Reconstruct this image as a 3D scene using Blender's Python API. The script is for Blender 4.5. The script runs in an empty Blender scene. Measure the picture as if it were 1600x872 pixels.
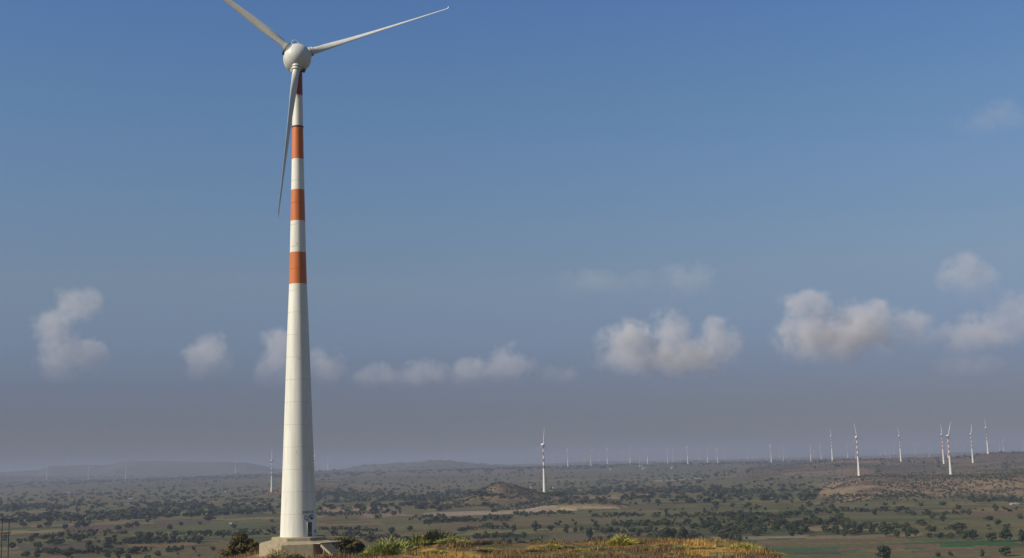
import bpy, math, random
import numpy as np
from mathutils import Vector, Matrix
rng = np.random.default_rng(11)
random.seed(5)
S = bpy.context.scene
C = S.collection
R_ = math.radians

# ------------------------------------------------------------------ camera
F = 1900.0
PITCH = math.atan(288 / 1900)
ROLL = R_(-1.65)
EYE = np.array([0.0, 0.0, 62.0])
cam = bpy.data.cameras.new('camera')
cam.sensor_width = 36
cam.lens = F / 1600 * 36
cam.clip_start = 0.5
cam.clip_end = 90000
camo = bpy.data.objects.new('camera', cam)
C.objects.link(camo)
CM = Matrix.Translation(EYE) @ Matrix.Rotation(math.pi / 2 + PITCH, 4, 'X') @ Matrix.Rotation(ROLL, 4, 'Z')
camo.matrix_world = CM
S.camera = camo
RM = np.array(CM.to_3x3())

# ------------------------------------------------------------------ sky, sun, exposure
SUN = Vector((-0.90, -0.43, 0)).normalized() * math.cos(R_(34)) + Vector((0, 0, math.sin(R_(34))))
W = bpy.data.worlds.new('World')
S.world = W
W.use_nodes = True
nt = W.node_tree
nt.nodes.clear()
wo = nt.nodes.new('ShaderNodeOutputWorld')
bg = nt.nodes.new('ShaderNodeBackground')
sk = nt.nodes.new('ShaderNodeTexSky')
sk.sky_type = 'NISHITA'
sk.sun_disc = False
sk.sun_elevation = R_(34)
sk.sun_rotation = math.atan2(SUN.x, SUN.y)
sk.altitude = 300
sk.air_density = 1.0
sk.dust_density = 0.7
sk.ozone_density = 2.0
bg.inputs['Strength'].default_value = 0.085
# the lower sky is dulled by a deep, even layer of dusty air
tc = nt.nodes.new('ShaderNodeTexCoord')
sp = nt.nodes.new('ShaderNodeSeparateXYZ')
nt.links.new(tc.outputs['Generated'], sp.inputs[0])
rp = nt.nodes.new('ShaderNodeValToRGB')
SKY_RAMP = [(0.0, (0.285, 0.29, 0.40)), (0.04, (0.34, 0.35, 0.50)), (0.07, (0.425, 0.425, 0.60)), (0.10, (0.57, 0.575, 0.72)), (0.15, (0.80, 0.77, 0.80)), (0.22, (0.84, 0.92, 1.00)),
            (0.28, (0.81, 1.00, 1.12)), (0.37, (0.75, 1.01, 1.32)), (1.0, (0.52, 0.72, 0.95))]  # dims toward the zenith, above the view, to deepen shade on the tower
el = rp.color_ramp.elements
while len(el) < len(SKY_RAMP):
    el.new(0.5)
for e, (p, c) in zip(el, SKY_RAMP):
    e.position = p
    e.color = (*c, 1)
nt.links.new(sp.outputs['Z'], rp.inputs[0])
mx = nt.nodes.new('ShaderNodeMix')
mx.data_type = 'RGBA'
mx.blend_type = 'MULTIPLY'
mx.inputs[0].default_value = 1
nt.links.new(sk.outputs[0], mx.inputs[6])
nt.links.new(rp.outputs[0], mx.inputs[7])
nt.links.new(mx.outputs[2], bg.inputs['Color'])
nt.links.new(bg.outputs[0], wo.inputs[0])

sl = bpy.data.lights.new('sun', 'SUN')
sl.energy = 4.9
sl.angle = R_(0.5)
sl.color = (1.0, 0.93, 0.82)
so = bpy.data.objects.new('sun', sl)
C.objects.link(so)
so.rotation_euler = (-SUN).to_track_quat('-Z', 'Y').to_euler()
S.view_settings.view_transform = 'Standard'
S.view_settings.look = 'None'
S.view_settings.gamma = 1
S.view_settings.use_curve_mapping = False
S.view_settings.exposure = 0.0
S.cycles.volume_step_rate = 0.25
S.cycles.volume_max_steps = 256
S.cycles.max_bounces = 8
S.cycles.volume_bounces = 1

# ------------------------------------------------------------------ helpers
def pxray(x, y):
    x = np.asarray(x, float); y = np.asarray(y, float)
    d = np.stack([(x - 800) / F, -(y - 436) / F, -np.ones_like(x + y)], -1) @ RM.T
    return d / d[..., 1:2]

def project(P):
    q = (np.asarray(P, float) - EYE) @ RM
    return 800 + F * q[..., 0] / -q[..., 2], 436 - F * q[..., 1] / -q[..., 2]

def hash2(ix, iy, seed):
    n = (ix.astype(np.int64) * 374761393 + iy.astype(np.int64) * 668265263 + seed * 974634721) & 0xffffffff
    n = ((n ^ (n >> 13)) * 1274126177) & 0xffffffff
    n = ((n ^ (n >> 15)) * 2246822519) & 0xffffffff
    return ((n ^ (n >> 16)) & 0xffffff) / float(0xffffff)

def vnoise(x, y, seed=0):
    x = np.asarray(x, float); y = np.asarray(y, float)
    ix = np.floor(x); iy = np.floor(y)
    fx = x - ix; fy = y - iy
    fx = fx * fx * (3 - 2 * fx); fy = fy * fy * (3 - 2 * fy)
    a = hash2(ix, iy, seed); b = hash2(ix + 1, iy, seed)
    c = hash2(ix, iy + 1, seed); d = hash2(ix + 1, iy + 1, seed)
    return (a + (b - a) * fx) * (1 - fy) + (c + (d - c) * fx) * fy

def fbm(x, y, seed=0, octv=4):
    t = 0; a = 0.5; s = 0
    for k in range(octv):
        t = t + a * vnoise(np.asarray(x) * 2 ** k + 17.3 * k, np.asarray(y) * 2 ** k - 9.1 * k, seed + k)
        s += a; a *= 0.5
    return t / s

def ss(a, b, x):
    t = np.clip((x - a) / (b - a), 0, 1)
    return t * t * (3 - 2 * t)

def mesh(name, V, Fc, mats=(), smooth=False, cols=None):
    """V: (n,3); Fc: list of faces or an (m,k) array"""
    me = bpy.data.meshes.new(name)
    V = np.asarray(V, np.float32)
    if isinstance(Fc, np.ndarray):
        k = Fc.shape[1]
        me.vertices.add(len(V)); me.vertices.foreach_set('co', V.ravel())
        me.loops.add(Fc.size); me.loops.foreach_set('vertex_index', Fc.astype(np.int32).ravel())
        me.polygons.add(len(Fc)); me.polygons.foreach_set('loop_start', np.arange(0, Fc.size, k, dtype=np.int32))
        me.update(calc_edges=True)
    else:
        me.from_pydata([tuple(map(float, v)) for v in V], [], [tuple(map(int, f)) for f in Fc])
        me.update()
    for m in (mats if isinstance(mats, (list, tuple)) else [mats]):
        me.materials.append(m)
    if smooth:
        me.polygons.foreach_set('use_smooth', np.ones(len(me.polygons), bool))
        if len(V) < 20000:
            me.set_sharp_from_angle(angle=R_(32))
    if cols is not None:
        a = me.color_attributes.new('Col', 'FLOAT_COLOR', 'POINT')
        c4 = np.ones((len(V), 4), np.float32); c4[:, :3] = cols
        a.data.foreach_set('color', c4.ravel())
    return me

def link(name, me, parent=None, loc=None, rotz=None):
    o = bpy.data.objects.new(name, me)
    C.objects.link(o)
    if parent is not None:
        o.parent = parent
    if loc is not None:
        o.location = loc
    if rotz is not None:
        o.rotation_euler = (0, 0, rotz)
    return o

def thing(name, label, cat, loc, rotz=0.0, group=None):
    o = bpy.data.objects.new(name, None)
    C.objects.link(o)
    o.empty_display_size = 1
    o.location = loc
    o.rotation_euler = (0, 0, rotz)
    tag(o, label, cat, group)
    return o

def tag(o, label, cat, group=None):
    o['label'] = label; o['category'] = cat
    if group:
        o['group'] = group
    return o

class MB:
    def __init__(s):
        s.V = []; s.F = []
    def add(s, V, Fc):
        n = len(s.V)
        s.V += [tuple(v) for v in V]
        s.F += [tuple(i + n for i in f) for f in Fc]
    def box(s, c, d, M=None):
        x, y, z = [k / 2 for k in d]
        V = [Vector((a * x, b * y, e * z)) for e in (-1, 1) for a, b in ((-1, -1), (1, -1), (1, 1), (-1, 1))]
        if M is not None:
            V = [M @ v for v in V]
        s.add([v + Vector(c) for v in V], [(3, 2, 1, 0), (4, 5, 6, 7), (0, 1, 5, 4), (1, 2, 6, 5), (2, 3, 7, 6), (3, 0, 4, 7)])
    def ring_stack(s, rings, n, cap0=True, cap1=True):
        """rings: list of lists of n points"""
        V = [p for r in rings for p in r]
        Fc = []
        for k in range(len(rings) - 1):
            for i in range(n):
                j = (i + 1) % n
                Fc.append((k * n + i, k * n + j, (k + 1) * n + j, (k + 1) * n + i))
        if cap0:
            Fc.append(tuple(reversed(range(n))))
        if cap1:
            Fc.append(tuple((len(rings) - 1) * n + i for i in range(n)))
        s.add(V, Fc)
    def lathe(s, prof, n=32, cap0=True, cap1=True):
        s.ring_stack([[(r * math.cos(2 * math.pi * i / n), r * math.sin(2 * math.pi * i / n), z) for i in range(n)] for r, z in prof], n, cap0, cap1)
    def tube(s, pts, rad, n=6):
        pts = [Vector(p) for p in pts]
        rad = rad if isinstance(rad, (list, tuple)) else [rad] * len(pts)
        rings = []
        for k, p in enumerate(pts):
            d = (pts[min(k + 1, len(pts) - 1)] - pts[max(k - 1, 0)]).normalized()
            u = d.orthogonal().normalized(); v = d.cross(u)
            rings.append([p + (u * math.cos(2 * math.pi * i / n) + v * math.sin(2 * math.pi * i / n)) * rad[k] for i in range(n)])
        s.ring_stack(rings, n)
    def mesh(s, name, m, smooth=False):
        return mesh(name, s.V, s.F, m, smooth)
    def build(s, name, m, parent=None, smooth=False):
        return link(name, s.mesh(name, m, smooth), parent)

# ------------------------------------------------------------------ materials
def mat(name, rough=0.7):
    m = bpy.data.materials.new(name)
    m.use_nodes = True
    b = m.node_tree.nodes['Principled BSDF']
    b.inputs['Roughness'].default_value = rough
    b.inputs['Specular IOR Level'].default_value = 0.3
    return m, m.node_tree, b

def N(t, kind, **kw):
    n = t.nodes.new(kind)
    for k, v in kw.items():
        setattr(n, k, v)
    return n

def noise_tex(t, scale, detail=4, rough=0.6, coord='Object', vec_scale=None):
    c = N(t, 'ShaderNodeTexCoord')
    n = N(t, 'ShaderNodeTexNoise')
    n.inputs['Scale'].default_value = scale
    n.inputs['Detail'].default_value = detail
    n.inputs['Roughness'].default_value = rough
    if vec_scale:
        mp = N(t, 'ShaderNodeMapping')
        mp.inputs['Scale'].default_value = vec_scale
        t.links.new(c.outputs[coord], mp.inputs[0]); t.links.new(mp.outputs[0], n.inputs['Vector'])
    else:
        t.links.new(c.outputs[coord], n.inputs['Vector'])
    return n

def ramp(t, src, stops):
    r = N(t, 'ShaderNodeValToRGB')
    e = r.color_ramp.elements
    while len(e) < len(stops):
        e.new(0.5)
    for q, (p, c) in zip(e, stops):
        q.position = p; q.color = (*c, 1)
    t.links.new(src, r.inputs[0])
    return r

def mul(t, a, b, fac=1.0, mode='MULTIPLY'):
    m = N(t, 'ShaderNodeMix', data_type='RGBA', blend_type=mode)
    m.inputs[0].default_value = fac
    t.links.new(a, m.inputs[6])
    if isinstance(b, tuple):
        m.inputs[7].default_value = (*b, 1)
    else:
        t.links.new(b, m.inputs[7])
    return m.outputs[2]

def bump(t, b, h, strength=0.3, dist=0.1):
    n = N(t, 'ShaderNodeBump')
    n.inputs['Strength'].default_value = strength; n.inputs['Distance'].default_value = dist
    t.links.new(h, n.inputs['Height']); t.links.new(n.outputs[0], b.inputs['Normal'])

# white gel-coat paint with faint streaks
def white_paint(name, base=(0.72, 0.71, 0.64), dirt=0.16):
    m, t, b = mat(name, 0.45)
    n1 = noise_tex(t, 1.0, 5, 0.65, vec_scale=(2.2, 2.2, 0.12))
    r1 = ramp(t, n1.outputs[0], [(0.3, (1 - dirt,) * 3), (0.7, (1, 1, 1))])
    n2 = noise_tex(t, 0.35, 3, 0.5)
    r2 = ramp(t, n2.outputs[0], [(0.3, (0.93, 0.94, 0.92)), (0.7, (1, 1, 0.99))])
    rgb = N(t, 'ShaderNodeRGB'); rgb.outputs[0].default_value = (*base, 1)
    t.links.new(mul(t, mul(t, rgb.outputs[0], r1.outputs[0]), r2.outputs[0]), b.inputs['Base Color'])
    return m
M_white = white_paint('white_gelcoat', (0.70, 0.68, 0.60))
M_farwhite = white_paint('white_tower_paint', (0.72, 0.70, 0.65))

# banded tower paint: bands by height of the tower (heights in metres above its foot)
ZB = 51.85
def hz(y, dist=None):
    # height above the tower foot of a mark seen on the front of the shaft
    return float((EYE + pxray(464, y) * (dist or 190 - np.interp(y, [100, 840], [0.75, 2.8])))[2] - ZB)
BANDS = [(-5, 0), (hz(444), 1), (hz(394), 0), (hz(345), 1), (hz(296), 0), (hz(247), 1), (hz(197), 0), (hz(149), 2)]
def tower_paint(name, red):
    m, t, b = mat(name, 0.5)
    c = N(t, 'ShaderNodeTexCoord'); s = N(t, 'ShaderNodeSeparateXYZ')
    t.links.new(c.outputs['Object'], s.inputs[0])
    d = N(t, 'ShaderNodeMath', operation='DIVIDE'); d.inputs[1].default_value = 100
    t.links.new(s.outputs['Z'], d.inputs[0])
    cols = {0: (0.77, 0.735, 0.615), 1: red, 2: (red[0] * 0.62, red[1] * 0.32, red[2] * 0.6)}  # top band (last): redder paint, with the hub's shade put into its colour
    r = ramp(t, d.outputs[0], [(max(0, z) / 100, cols[k]) for z, k in BANDS])
    r.color_ramp.interpolation = 'CONSTANT'
    n1 = noise_tex(t, 1.0, 6, 0.65, vec_scale=(1.6, 1.6, 0.10))
    r1 = ramp(t, n1.outputs[0], [(0.28, (0.80, 0.79, 0.75)), (0.60, (1, 1, 1))])
    n2 = noise_tex(t, 0.22, 4, 0.6)
    r2 = ramp(t, n2.outputs[0], [(0.3, (0.94, 0.95, 0.93)), (0.7, (1, 1, 1))])
    t.links.new(mul(t, mul(t, r.outputs[0], r1.outputs[0]), r2.outputs[0]), b.inputs['Base Color'])
    n3 = noise_tex(t, 3.0, 3, 0.6)
    bump(t, b, n3.outputs[0], 0.08, 0.05)
    return m
M_tower = tower_paint('banded_tower_paint', (0.60, 0.165, 0.040))
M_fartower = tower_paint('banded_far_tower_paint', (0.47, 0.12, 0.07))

def plain(name, col, rough=0.8, var=0.25, scale=3.0, bumpd=0.0):
    m, t, b = mat(name, rough)
    n = noise_tex(t, scale, 6, 0.65)
    r = ramp(t, n.outputs[0], [(0.3, tuple(c * (1 - var) for c in col)), (0.7, tuple(min(1, c * (1 + var)) for c in col))])
    t.links.new(r.outputs[0], b.inputs['Base Color'])
    if bumpd:
        bump(t, b, n.outputs[0], 0.5, bumpd)
    return m
M_concrete = plain('weathered_concrete', (0.34, 0.275, 0.165), 0.9, 0.22, 1.6, 0.03)
M_slab = plain('pale_concrete_slab', (0.35, 0.29, 0.185), 0.9, 0.15, 1.6, 0.02)
M_door = plain('dark_door_paint', (0.055, 0.065, 0.06), 0.5, 0.2, 2)
M_steel = plain('galvanised_steel', (0.30, 0.31, 0.31), 0.5, 0.2, 5)
M_dark = plain('dark_grey_metal', (0.05, 0.05, 0.055), 0.5, 0.2, 5)
M_green = plain('green_lettering', (0.02, 0.085, 0.06), 0.6, 0.1, 4)
M_blue = plain('blue_lettering', (0.025, 0.032, 0.11), 0.6, 0.1, 4)
M_rust = plain('rusted_steel', (0.20, 0.12, 0.045), 0.85, 0.35, 4)
M_pole = plain('concrete_pole', (0.06, 0.05, 0.04), 0.9, 0.25, 3)
M_porcelain = plain('brown_porcelain', (0.06, 0.03, 0.02), 0.35, 0.2, 4)
M_yellow = plain('yellow_marking', (0.6, 0.42, 0.05), 0.5, 0.1, 4)
M_lime = plain('limewashed_wall', (0.36, 0.34, 0.30), 0.9, 0.12, 0.6)
M_brickwall = plain('earth_wall', (0.33, 0.23, 0.15), 0.9, 0.2, 0.6)
M_roof = plain('tin_roof', (0.32, 0.31, 0.30), 0.6, 0.25, 0.5)
M_rock = plain('tan_rock', (0.30, 0.23, 0.15), 0.95, 0.35, 2.5, 0.05)
M_bark = plain('bark', (0.075, 0.055, 0.04), 0.95, 0.3, 3)

def leaf_mat(name, dark, light, attr=False, tip=None):
    m, t, b = mat(name, 0.75)
    b.inputs['Specular IOR Level'].default_value = 0.15
    g = N(t, 'ShaderNodeNewGeometry')
    r = ramp(t, g.outputs['Random Per Island'], [(0.0, dark), (0.55, tuple((a + c) / 2 for a, c in zip(dark, light))), (1.0, light)])
    col = r.outputs[0]
    if attr:
        a = N(t, 'ShaderNodeAttribute'); a.attribute_name = 'Col'
        col = mul(t, col, a.outputs['Color'])
    else:
        oi = N(t, 'ShaderNodeObjectInfo')
        r2 = ramp(t, oi.outputs['Random'], [(0, (0.72, 0.85, 0.85)), (0.5, (1, 1, 1)), (1, (1.25, 1.15, 0.9))])
        col = mul(t, col, r2.outputs[0])
    t.links.new(col, b.inputs['Base Color'])
    return m
M_leaf = leaf_mat('dark_tree_leaves', (0.022, 0.031, 0.012), (0.062, 0.076, 0.026))
M_leafs = leaf_mat('far_tree_leaves', (0.025, 0.034, 0.015), (0.060, 0.070, 0.028), attr=True)
M_scrub = leaf_mat('scrub_leaves', (0.04, 0.045, 0.022), (0.095, 0.09, 0.045), attr=True)
M_spiky = leaf_mat('spiky_shrub_leaves', (0.12, 0.125, 0.028), (0.56, 0.50, 0.14))
M_olive = leaf_mat('olive_bush_leaves', (0.042, 0.036, 0.011), (0.145, 0.112, 0.028))
M_thorn = leaf_mat('brown_thorn_bush', (0.13, 0.105, 0.036), (0.42, 0.34, 0.12))
M_grass = leaf_mat('dry_grass_blades', (0.16, 0.085, 0.028), (0.66, 0.385, 0.11), attr=True)

# ------------------------------------------------------------------ terrain
RIDGE_L = ([-400, -150, 0, 30, 62, 76, 120, 165, 192, 205, 250, 300, 380, 402, 430, 480, 560], [745, 741, 738, 736, 733.5, 728, 727.5, 727.5, 723, 722, 721.5, 722.5, 723, 727, 733, 738, 745])
RIDGE_M = ([440, 490, 530, 565, 600, 640, 662, 690, 705, 722, 770, 830, 900, 1000], [745, 740, 734, 727.5, 726, 724, 720.5, 720.5, 721.5, 724, 727, 730, 733, 740])
RIDGE_N = ([980, 1040, 1110, 1150, 1190, 1260, 1300, 1400, 1470, 1510, 1535, 1600, 1700, 2000], [0, 2, 9, 19, 29, 36, 41, 38, 36, 45, 49, 51, 54, 46])

def horizon(px):
    return 724.2 - (px - 800) * math.tan(R_(1.65))

def height0(x, y):
    x = np.asarray(x, float); y = np.asarray(y, float)
    ys = np.maximum(y, 50)
    px = 800 + F * x / ys
    fwd = ss(0, 400, y)
    z = 33 * ss(3600, 5800, y) + (fbm(x / 1100, y / 1100, 3, 4) - 0.5) * 22 * ss(1700, 5000, np.hypot(x, y))
    z = z + (fbm(x / 160, y / 160, 9, 4) - 0.5) * 2.2
    # far table lands on the left and in the middle
    eL = (horizon(px) - np.interp(px, *RIDGE_L)) / F * 11200 + 62
    wob = (fbm(x / 500, y / 500, 21, 4) - 0.5)
    z = np.maximum(z, eL * ss(9500, 10900, y + wob * 900) * (1 - ss(12800, 15500, y)) * fwd)
    eM = (horizon(px) - np.interp(px, *RIDGE_M)) / F * 8800 + 62
    z = np.maximum(z, eM * ss(6300, 8500, y + wob * 700) * (1 - ss(10500, 13000, y)) * fwd)
    # brown upland on the right
    eN = np.interp(px, *RIDGE_N)
    z = np.maximum(z, eN * ss(2500, 3600, y + wob * 300) * (1 - 0.35 * ss(4300, 6000, y)) * fwd)
    # reddish knoll behind the tower
    X = (455 - 800) / F * 3050
    z = z + 30 * np.exp(-((x - X) / 75) ** 2 - ((y - 3120) / 160) ** 2) + 9 * np.exp(-((x - X + 40) / 130) ** 2 - ((y - 3000) / 200) ** 2)
    # round scrub hill and its tail
    X = (757 - 800) / F * 1900
    d = np.hypot((x - X - 6) / 54, (y - 1900) / 80)
    z = z + 32 * np.exp(-np.abs(d) ** 1.6) * (1 + 0.35 * (fbm(x / 26, y / 26, 31, 3) - 0.5))
    X2 = (835 - 800) / F * 1930
    z = z + 15.0 * np.exp(-np.abs((x - X2) / 62) ** 3 - np.abs((y - 1935) / 95) ** 2)
    # tan bluff in front of the second turbine
    m = np.exp(-np.abs((x - (890 - 800) / F * 1650) / 62) ** 4) * ss(1590, 1625, y + 30 * (fbm(x / 22, y / 60, 41, 3) - 0.5)) * (1 - ss(1700, 1900, y))
    z = z + 5.5 * m
    # low table hill on the right
    er = fbm(x / 60, y / 140, 51, 4) - 0.5
    eg = ss(1500, 2080, y + 260 * er) * (1 - 0.7 * ss(2500, 2900, y))
    z = np.maximum(z, 20.5 * eg * ss(0, 1, (px - 1265 + 60 * er) / 75) * fwd)
    X = (1262 - 800) / F * 2000
    z = z + 9 * np.exp(-((x - X) / 36) ** 2 - ((y - 2000) / 60) ** 2)
    # near hilltop with the turbine
    zf = 49.28 + 11.3 * np.maximum(0, 1 - y / 185) ** 2
    zf = np.where(y < 0, 60.4, zf)
    und = (fbm(x / 9, y / 9, 61, 4) - 0.5) * 1.0 + (fbm(x / 2.6, y / 2.6, 63, 3) - 0.5) * 0.28
    zf = zf + und - 0.35
    zf = zf + 1.0 * np.exp(-((x + 11.5) / 6.5) ** 2 - ((y - 192) / 9) ** 2) + 0.35 * np.exp(-((x - 22) / 9) ** 2 - ((y - 192) / 9) ** 2)
    zf = zf - 0.45 * ss(6, 30, x)
    zf = zf - 0.7 * np.exp(-((x + 25) / 2.6) ** 2 - ((y - 190) / 12) ** 2)
    flat = np.exp(-(np.hypot(x + 33.7, y - 190) / 8.5) ** 4)
    zf = zf * (1 - flat) + 49.52 * flat
    en = (fbm(x / 14, y / 14, 71, 3) - 0.5) * 10
    mk = ss(-92, -44, x + en * 0.7) * (1 - ss(33, 76, x + en)) * (1 - ss(203, 330, y + en))
    mk = mk * ss(-400, -200, y)
    z = z * (1 - mk) + zf * mk
    # shoulder of the hill that carries the pole pair
    X = (8 - 800) / F * 300
    sh = np.exp(-(np.hypot((x - X) / 26, (y - 305) / 40)) ** 2)
    z = np.maximum(z, 41.0 * sh)
    return z

# turbines: base px, base y, hub y, yaw of rotor axis (deg, 0 = towards camera), phase (deg), label
HUBH = 76.5
TURB = [
 (851, 771, 696, 62, 80, 'slender turbine with red bands standing at the foot of the round scrub hill'),
 (1342.5, 744, 684, 48, 100, 'turbine with red bands, left of the two on the tan table hill front'),
 (1486, 744, 682, 45, 70, 'turbine with red bands, right of the two on the tan table hill front'),
 (1475, 725, 679.5, 30, 92, 'red banded turbine just behind the right hand turbine of the table hill'),
 (1520.5, 723.5, 679, 25, 80, 'red banded turbine with one blade leaning right, on the slope below the brown ridge'),
 (1544, 709, 668.5, 40, 100, 'red banded turbine at the left end of the brown ridge crest on the right'),
 (1408, 721, 681.5, 35, 100, 'red banded turbine with a blade pointing right, alone between the table hill pair'),
 (1301, 719.8, 682, 40, 95, 'red banded turbine with a drooping right blade, left of the table hill'),
 (424.5, 768, 720.5, 20, 90, 'red banded turbine with one level blade, left of the tall near tower'),
 (491.5, 750.5, 714, 55, 92, 'red banded turbine close behind the right edge of the tall near tower'),
 (512.5, 735, 714, 70, 30, 'pale hazy turbine right of the tall near tower, left of the middle hill'),
 (578, 725.8, 710, 20, 100, 'faint turbine on the left shoulder of the middle far hill'),
 (634, 723, 711.5, 60, 10, 'faint turbine halfway up the skyline of the middle far hill'),
 (697.5, 720.3, 704, 60, 60, 'faint turbine on top of the middle far hill'),
 (12.5, 751.5, 738, 30, 60, 'faint white turbine at the far left edge below the hazy table land'),
 (73, 749.5, 731, 50, 40, 'faint white turbine under the first step of the left table land'),
 (138, 748.5, 731, 30, 20, 'very faint white turbine in the middle of the left table land'),
 (196.5, 749, 730.5, 60, 90, 'faint white turbine under the higher step of the left table land'),
 (368, 740, 722, 60, 75, 'faint white turbine against the right end of the left table land'),
 (887.5, 729.3, 704, 50, 92, 'white turbine, first to the right of the scrub hill turbine'),
 (923.5, 728.5, 706, 30, 40, 'white turbine, second to the right of the scrub hill turbine'),
 (949.5, 727.5, 702, 65, 92, 'white turbine, third to the right of the scrub hill turbine'),
 (985, 727, 703, 30, 65, 'white turbine, fourth to the right of the scrub hill turbine'),
 (999.5, 725.5, 711, 40, 20, 'small faint turbine close beside the fourth from the scrub hill turbine'),
 (1012, 726, 703, 25, 10, 'white turbine, fifth of the larger ones right of the scrub hill turbine'),
 (1043.5, 726, 705, 60, 85, 'white turbine above the far white houses, with a faint one close on its right'),
 (1052, 721, 703.5, 50, 50, 'faint turbine close right of the white one above the far houses'),
 (1075, 725, 699.5, 60, 95, 'tallest white turbine in the far row above the valley woods'),
 (1106, 724.5, 702, 25, 25, 'yellowish turbine in the far row, left of a close white neighbour'),
 (1121.5, 725, 701.5, 65, 92, 'white turbine at the right end of the far row above the valley woods'),
 (1205.5, 723.5, 696.5, 70, 95, 'reddish turbine at the left end of the low brown upland'),
 (1224.5, 722, 702, 55, 60, 'white turbine right next to the reddish one on the brown upland'),
 (1267.5, 721.5, 696.5, 60, 30, 'white turbine left of a close pair on the brown upland'),
 (1283.5, 720.5, 699, 50, 80, 'white turbine just left of the red banded one with the drooping blade'),
 (1325, 719.3, 698, 70, 70, 'small banded turbine left of the table hill turbine'),
 (1338, 719.3, 700, 70, 40, 'small turbine partly hidden behind the left turbine of the table hill'),
 (1391, 719.8, 703, 60, 20, 'small white turbine just left of the banded one between the table hill pair'),
 (1453, 719.5, 701, 60, 80, 'small white turbine left of the right hand table hill turbines'),
 (1482, 722, 694, 70, 60, 'reddish turbine mostly hidden behind the right hand table hill turbine'),
 (1562.5, 708, 693, 40, 30, 'small faint turbine on the brown ridge crest, left of a close pair'),
 (1568.5, 708, 689, 50, 80, 'small banded turbine on the brown ridge crest, right of a close pair'),
 (1598.5, 708, 692, 60, 40, 'small turbine on the brown ridge crest at the right edge of the view'),
]
FAINT = [(817, 725, 713), (863, 724, 711), (913, 722, 709), (936, 721, 708), (973, 720.5, 708), (1064, 720, 707), (1092, 719.5, 706),
         (1133, 719, 706), (1168, 718, 704), (1177, 719, 706), (1183, 718, 705), (1219, 717, 703), (1230, 717, 704), (1272, 716, 703),
         (1376, 712, 699), (1384, 712, 698), (1397, 711, 698), (1430, 711, 697), (1506, 712, 700), (105, 729, 716), (615, 724, 713), (671, 721, 711)]
def hub_dist(bx, by, hy):
    # distance at which HUBH metres spans the pixel height
    Y = HUBH / ((by - hy) / F)
    return Y
BUMPS = []
def height(x, y):
    z = height0(x, y)
    for bx_, by_, dz, sg in BUMPS:
        z = z + dz * np.exp(-(((x - bx_) / sg) ** 2 + ((y - by_) / (sg * 1.6)) ** 2))
    return z
SITES = []
for bx_, by_, hy_, yaw, ph, lab in TURB + [(a, b, c, 20 + 13 * (i % 5), 17 * i, None) for i, (a, b, c) in enumerate(FAINT)]:
    Y = hub_dist(bx_, by_, hy_)
    P = EYE + pxray(bx_, by_) * Y
    dz = P[2] - float(height(P[0], P[1]))
    dz = max(-30, min(60, dz))
    BUMPS.append((P[0], P[1], dz, 45 + 0.022 * Y))
    SITES.append([P[0], P[1], yaw, ph, lab, Y])
for _ in range(6):
    for k, (s, t_) in enumerate(zip(SITES, TURB + [(a, b, c, 0, 0, None) for a, b, c in FAINT])):
        want = (EYE + pxray(t_[0], t_[1]) * s[5])[2]
        e = want - float(height(s[0], s[1]))
        q = BUMPS[k]
        BUMPS[k] = (q[0], q[1], max(-40, min(70, q[2] + 0.8 * e)), q[3])
for s in SITES:
    s.append(float(height(s[0], s[1])) - 0.4)

def ground_at_px(px, py, y0=430.0, y1=9000.0):
    d = pxray(px, py)
    Ys = np.geomspace(y0, y1, 900)
    P = EYE + d[None, :] * Ys[:, None]
    below = P[:, 2] <= height(P[:, 0], P[:, 1])
    if not below.any():
        return P[-1]
    k = int(np.argmax(below))
    if k == 0:
        return P[0]
    a, b = Ys[k - 1], Ys[k]
    for _ in range(12):
        c = (a + b) / 2
        Q = EYE + d * c
        if Q[2] <= float(height(Q[0], Q[1])): b = c
        else: a = c
    return EYE + d * b

# terrain grid (polar, dense where the valley lies ahead)
az = np.concatenate([np.linspace(-27, 27, 520), np.linspace(27, 333, 62)[1:-1]])
az = np.radians(az)
rr = np.geomspace(6, 28500, 640)
A, RR = np.meshgrid(az, rr)
GX = np.sin(A) * RR; GY = np.cos(A) * RR
GZ = height(GX.ravel(), GY.ravel()).reshape(GX.shape)
nA, nR = len(az), len(rr)
TV = np.stack([GX, GY, GZ], -1).reshape(-1, 3)
i = np.arange(nR - 1)[:, None] * nA; j = np.arange(nA)[None, :]; j2 = (np.arange(nA) + 1) % nA
TF = np.stack([(i + j), (i + j2[None, :]), (i + nA + j2[None, :]), (i + nA + j)], -1).reshape(-1, 4)[:, ::-1]

# base colours of fields, hills and soil
X, Yv, Z = TV.T
wx = X + (fbm(X / 240, Yv / 240, 101, 3) - 0.5) * 90
wy = Yv + 0.10 * X + (fbm(X / 260, Yv / 260, 111, 3) - 0.5) * 70
rows = np.cumsum(np.random.default_rng(3).uniform(26, 95, 900)) - 9000
ri = np.searchsorted(rows, wy)
wid = 70 + 190 * hash2(ri.astype(float), ri * 0.0, 7)
off = 500 * hash2(ri.astype(float), ri * 0.0 + 3, 8)
ci = np.floor((wx + off) / wid)
h1 = hash2(ri.astype(float), ci, 12); h2 = hash2(ri.astype(float), ci, 13)
PAL = np.array([(0.112, 0.096, 0.036), (0.135, 0.098, 0.046), (0.088, 0.086, 0.032), (0.160, 0.122, 0.062), (0.074, 0.080, 0.028), (0.125, 0.086, 0.042), (0.118, 0.106, 0.042), (0.070, 0.072, 0.030)])
col = PAL[np.minimum((h1 * len(PAL)).astype(int), len(PAL) - 1)] * (0.8 + 0.4 * h2)[:, None]
edge = np.minimum(wy - rows[np.maximum(ri - 1, 0)], rows[np.minimum(ri, 899)] - wy)
col = np.where((edge < 3.5)[:, None], np.array((0.045, 0.046, 0.026)), col)
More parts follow.
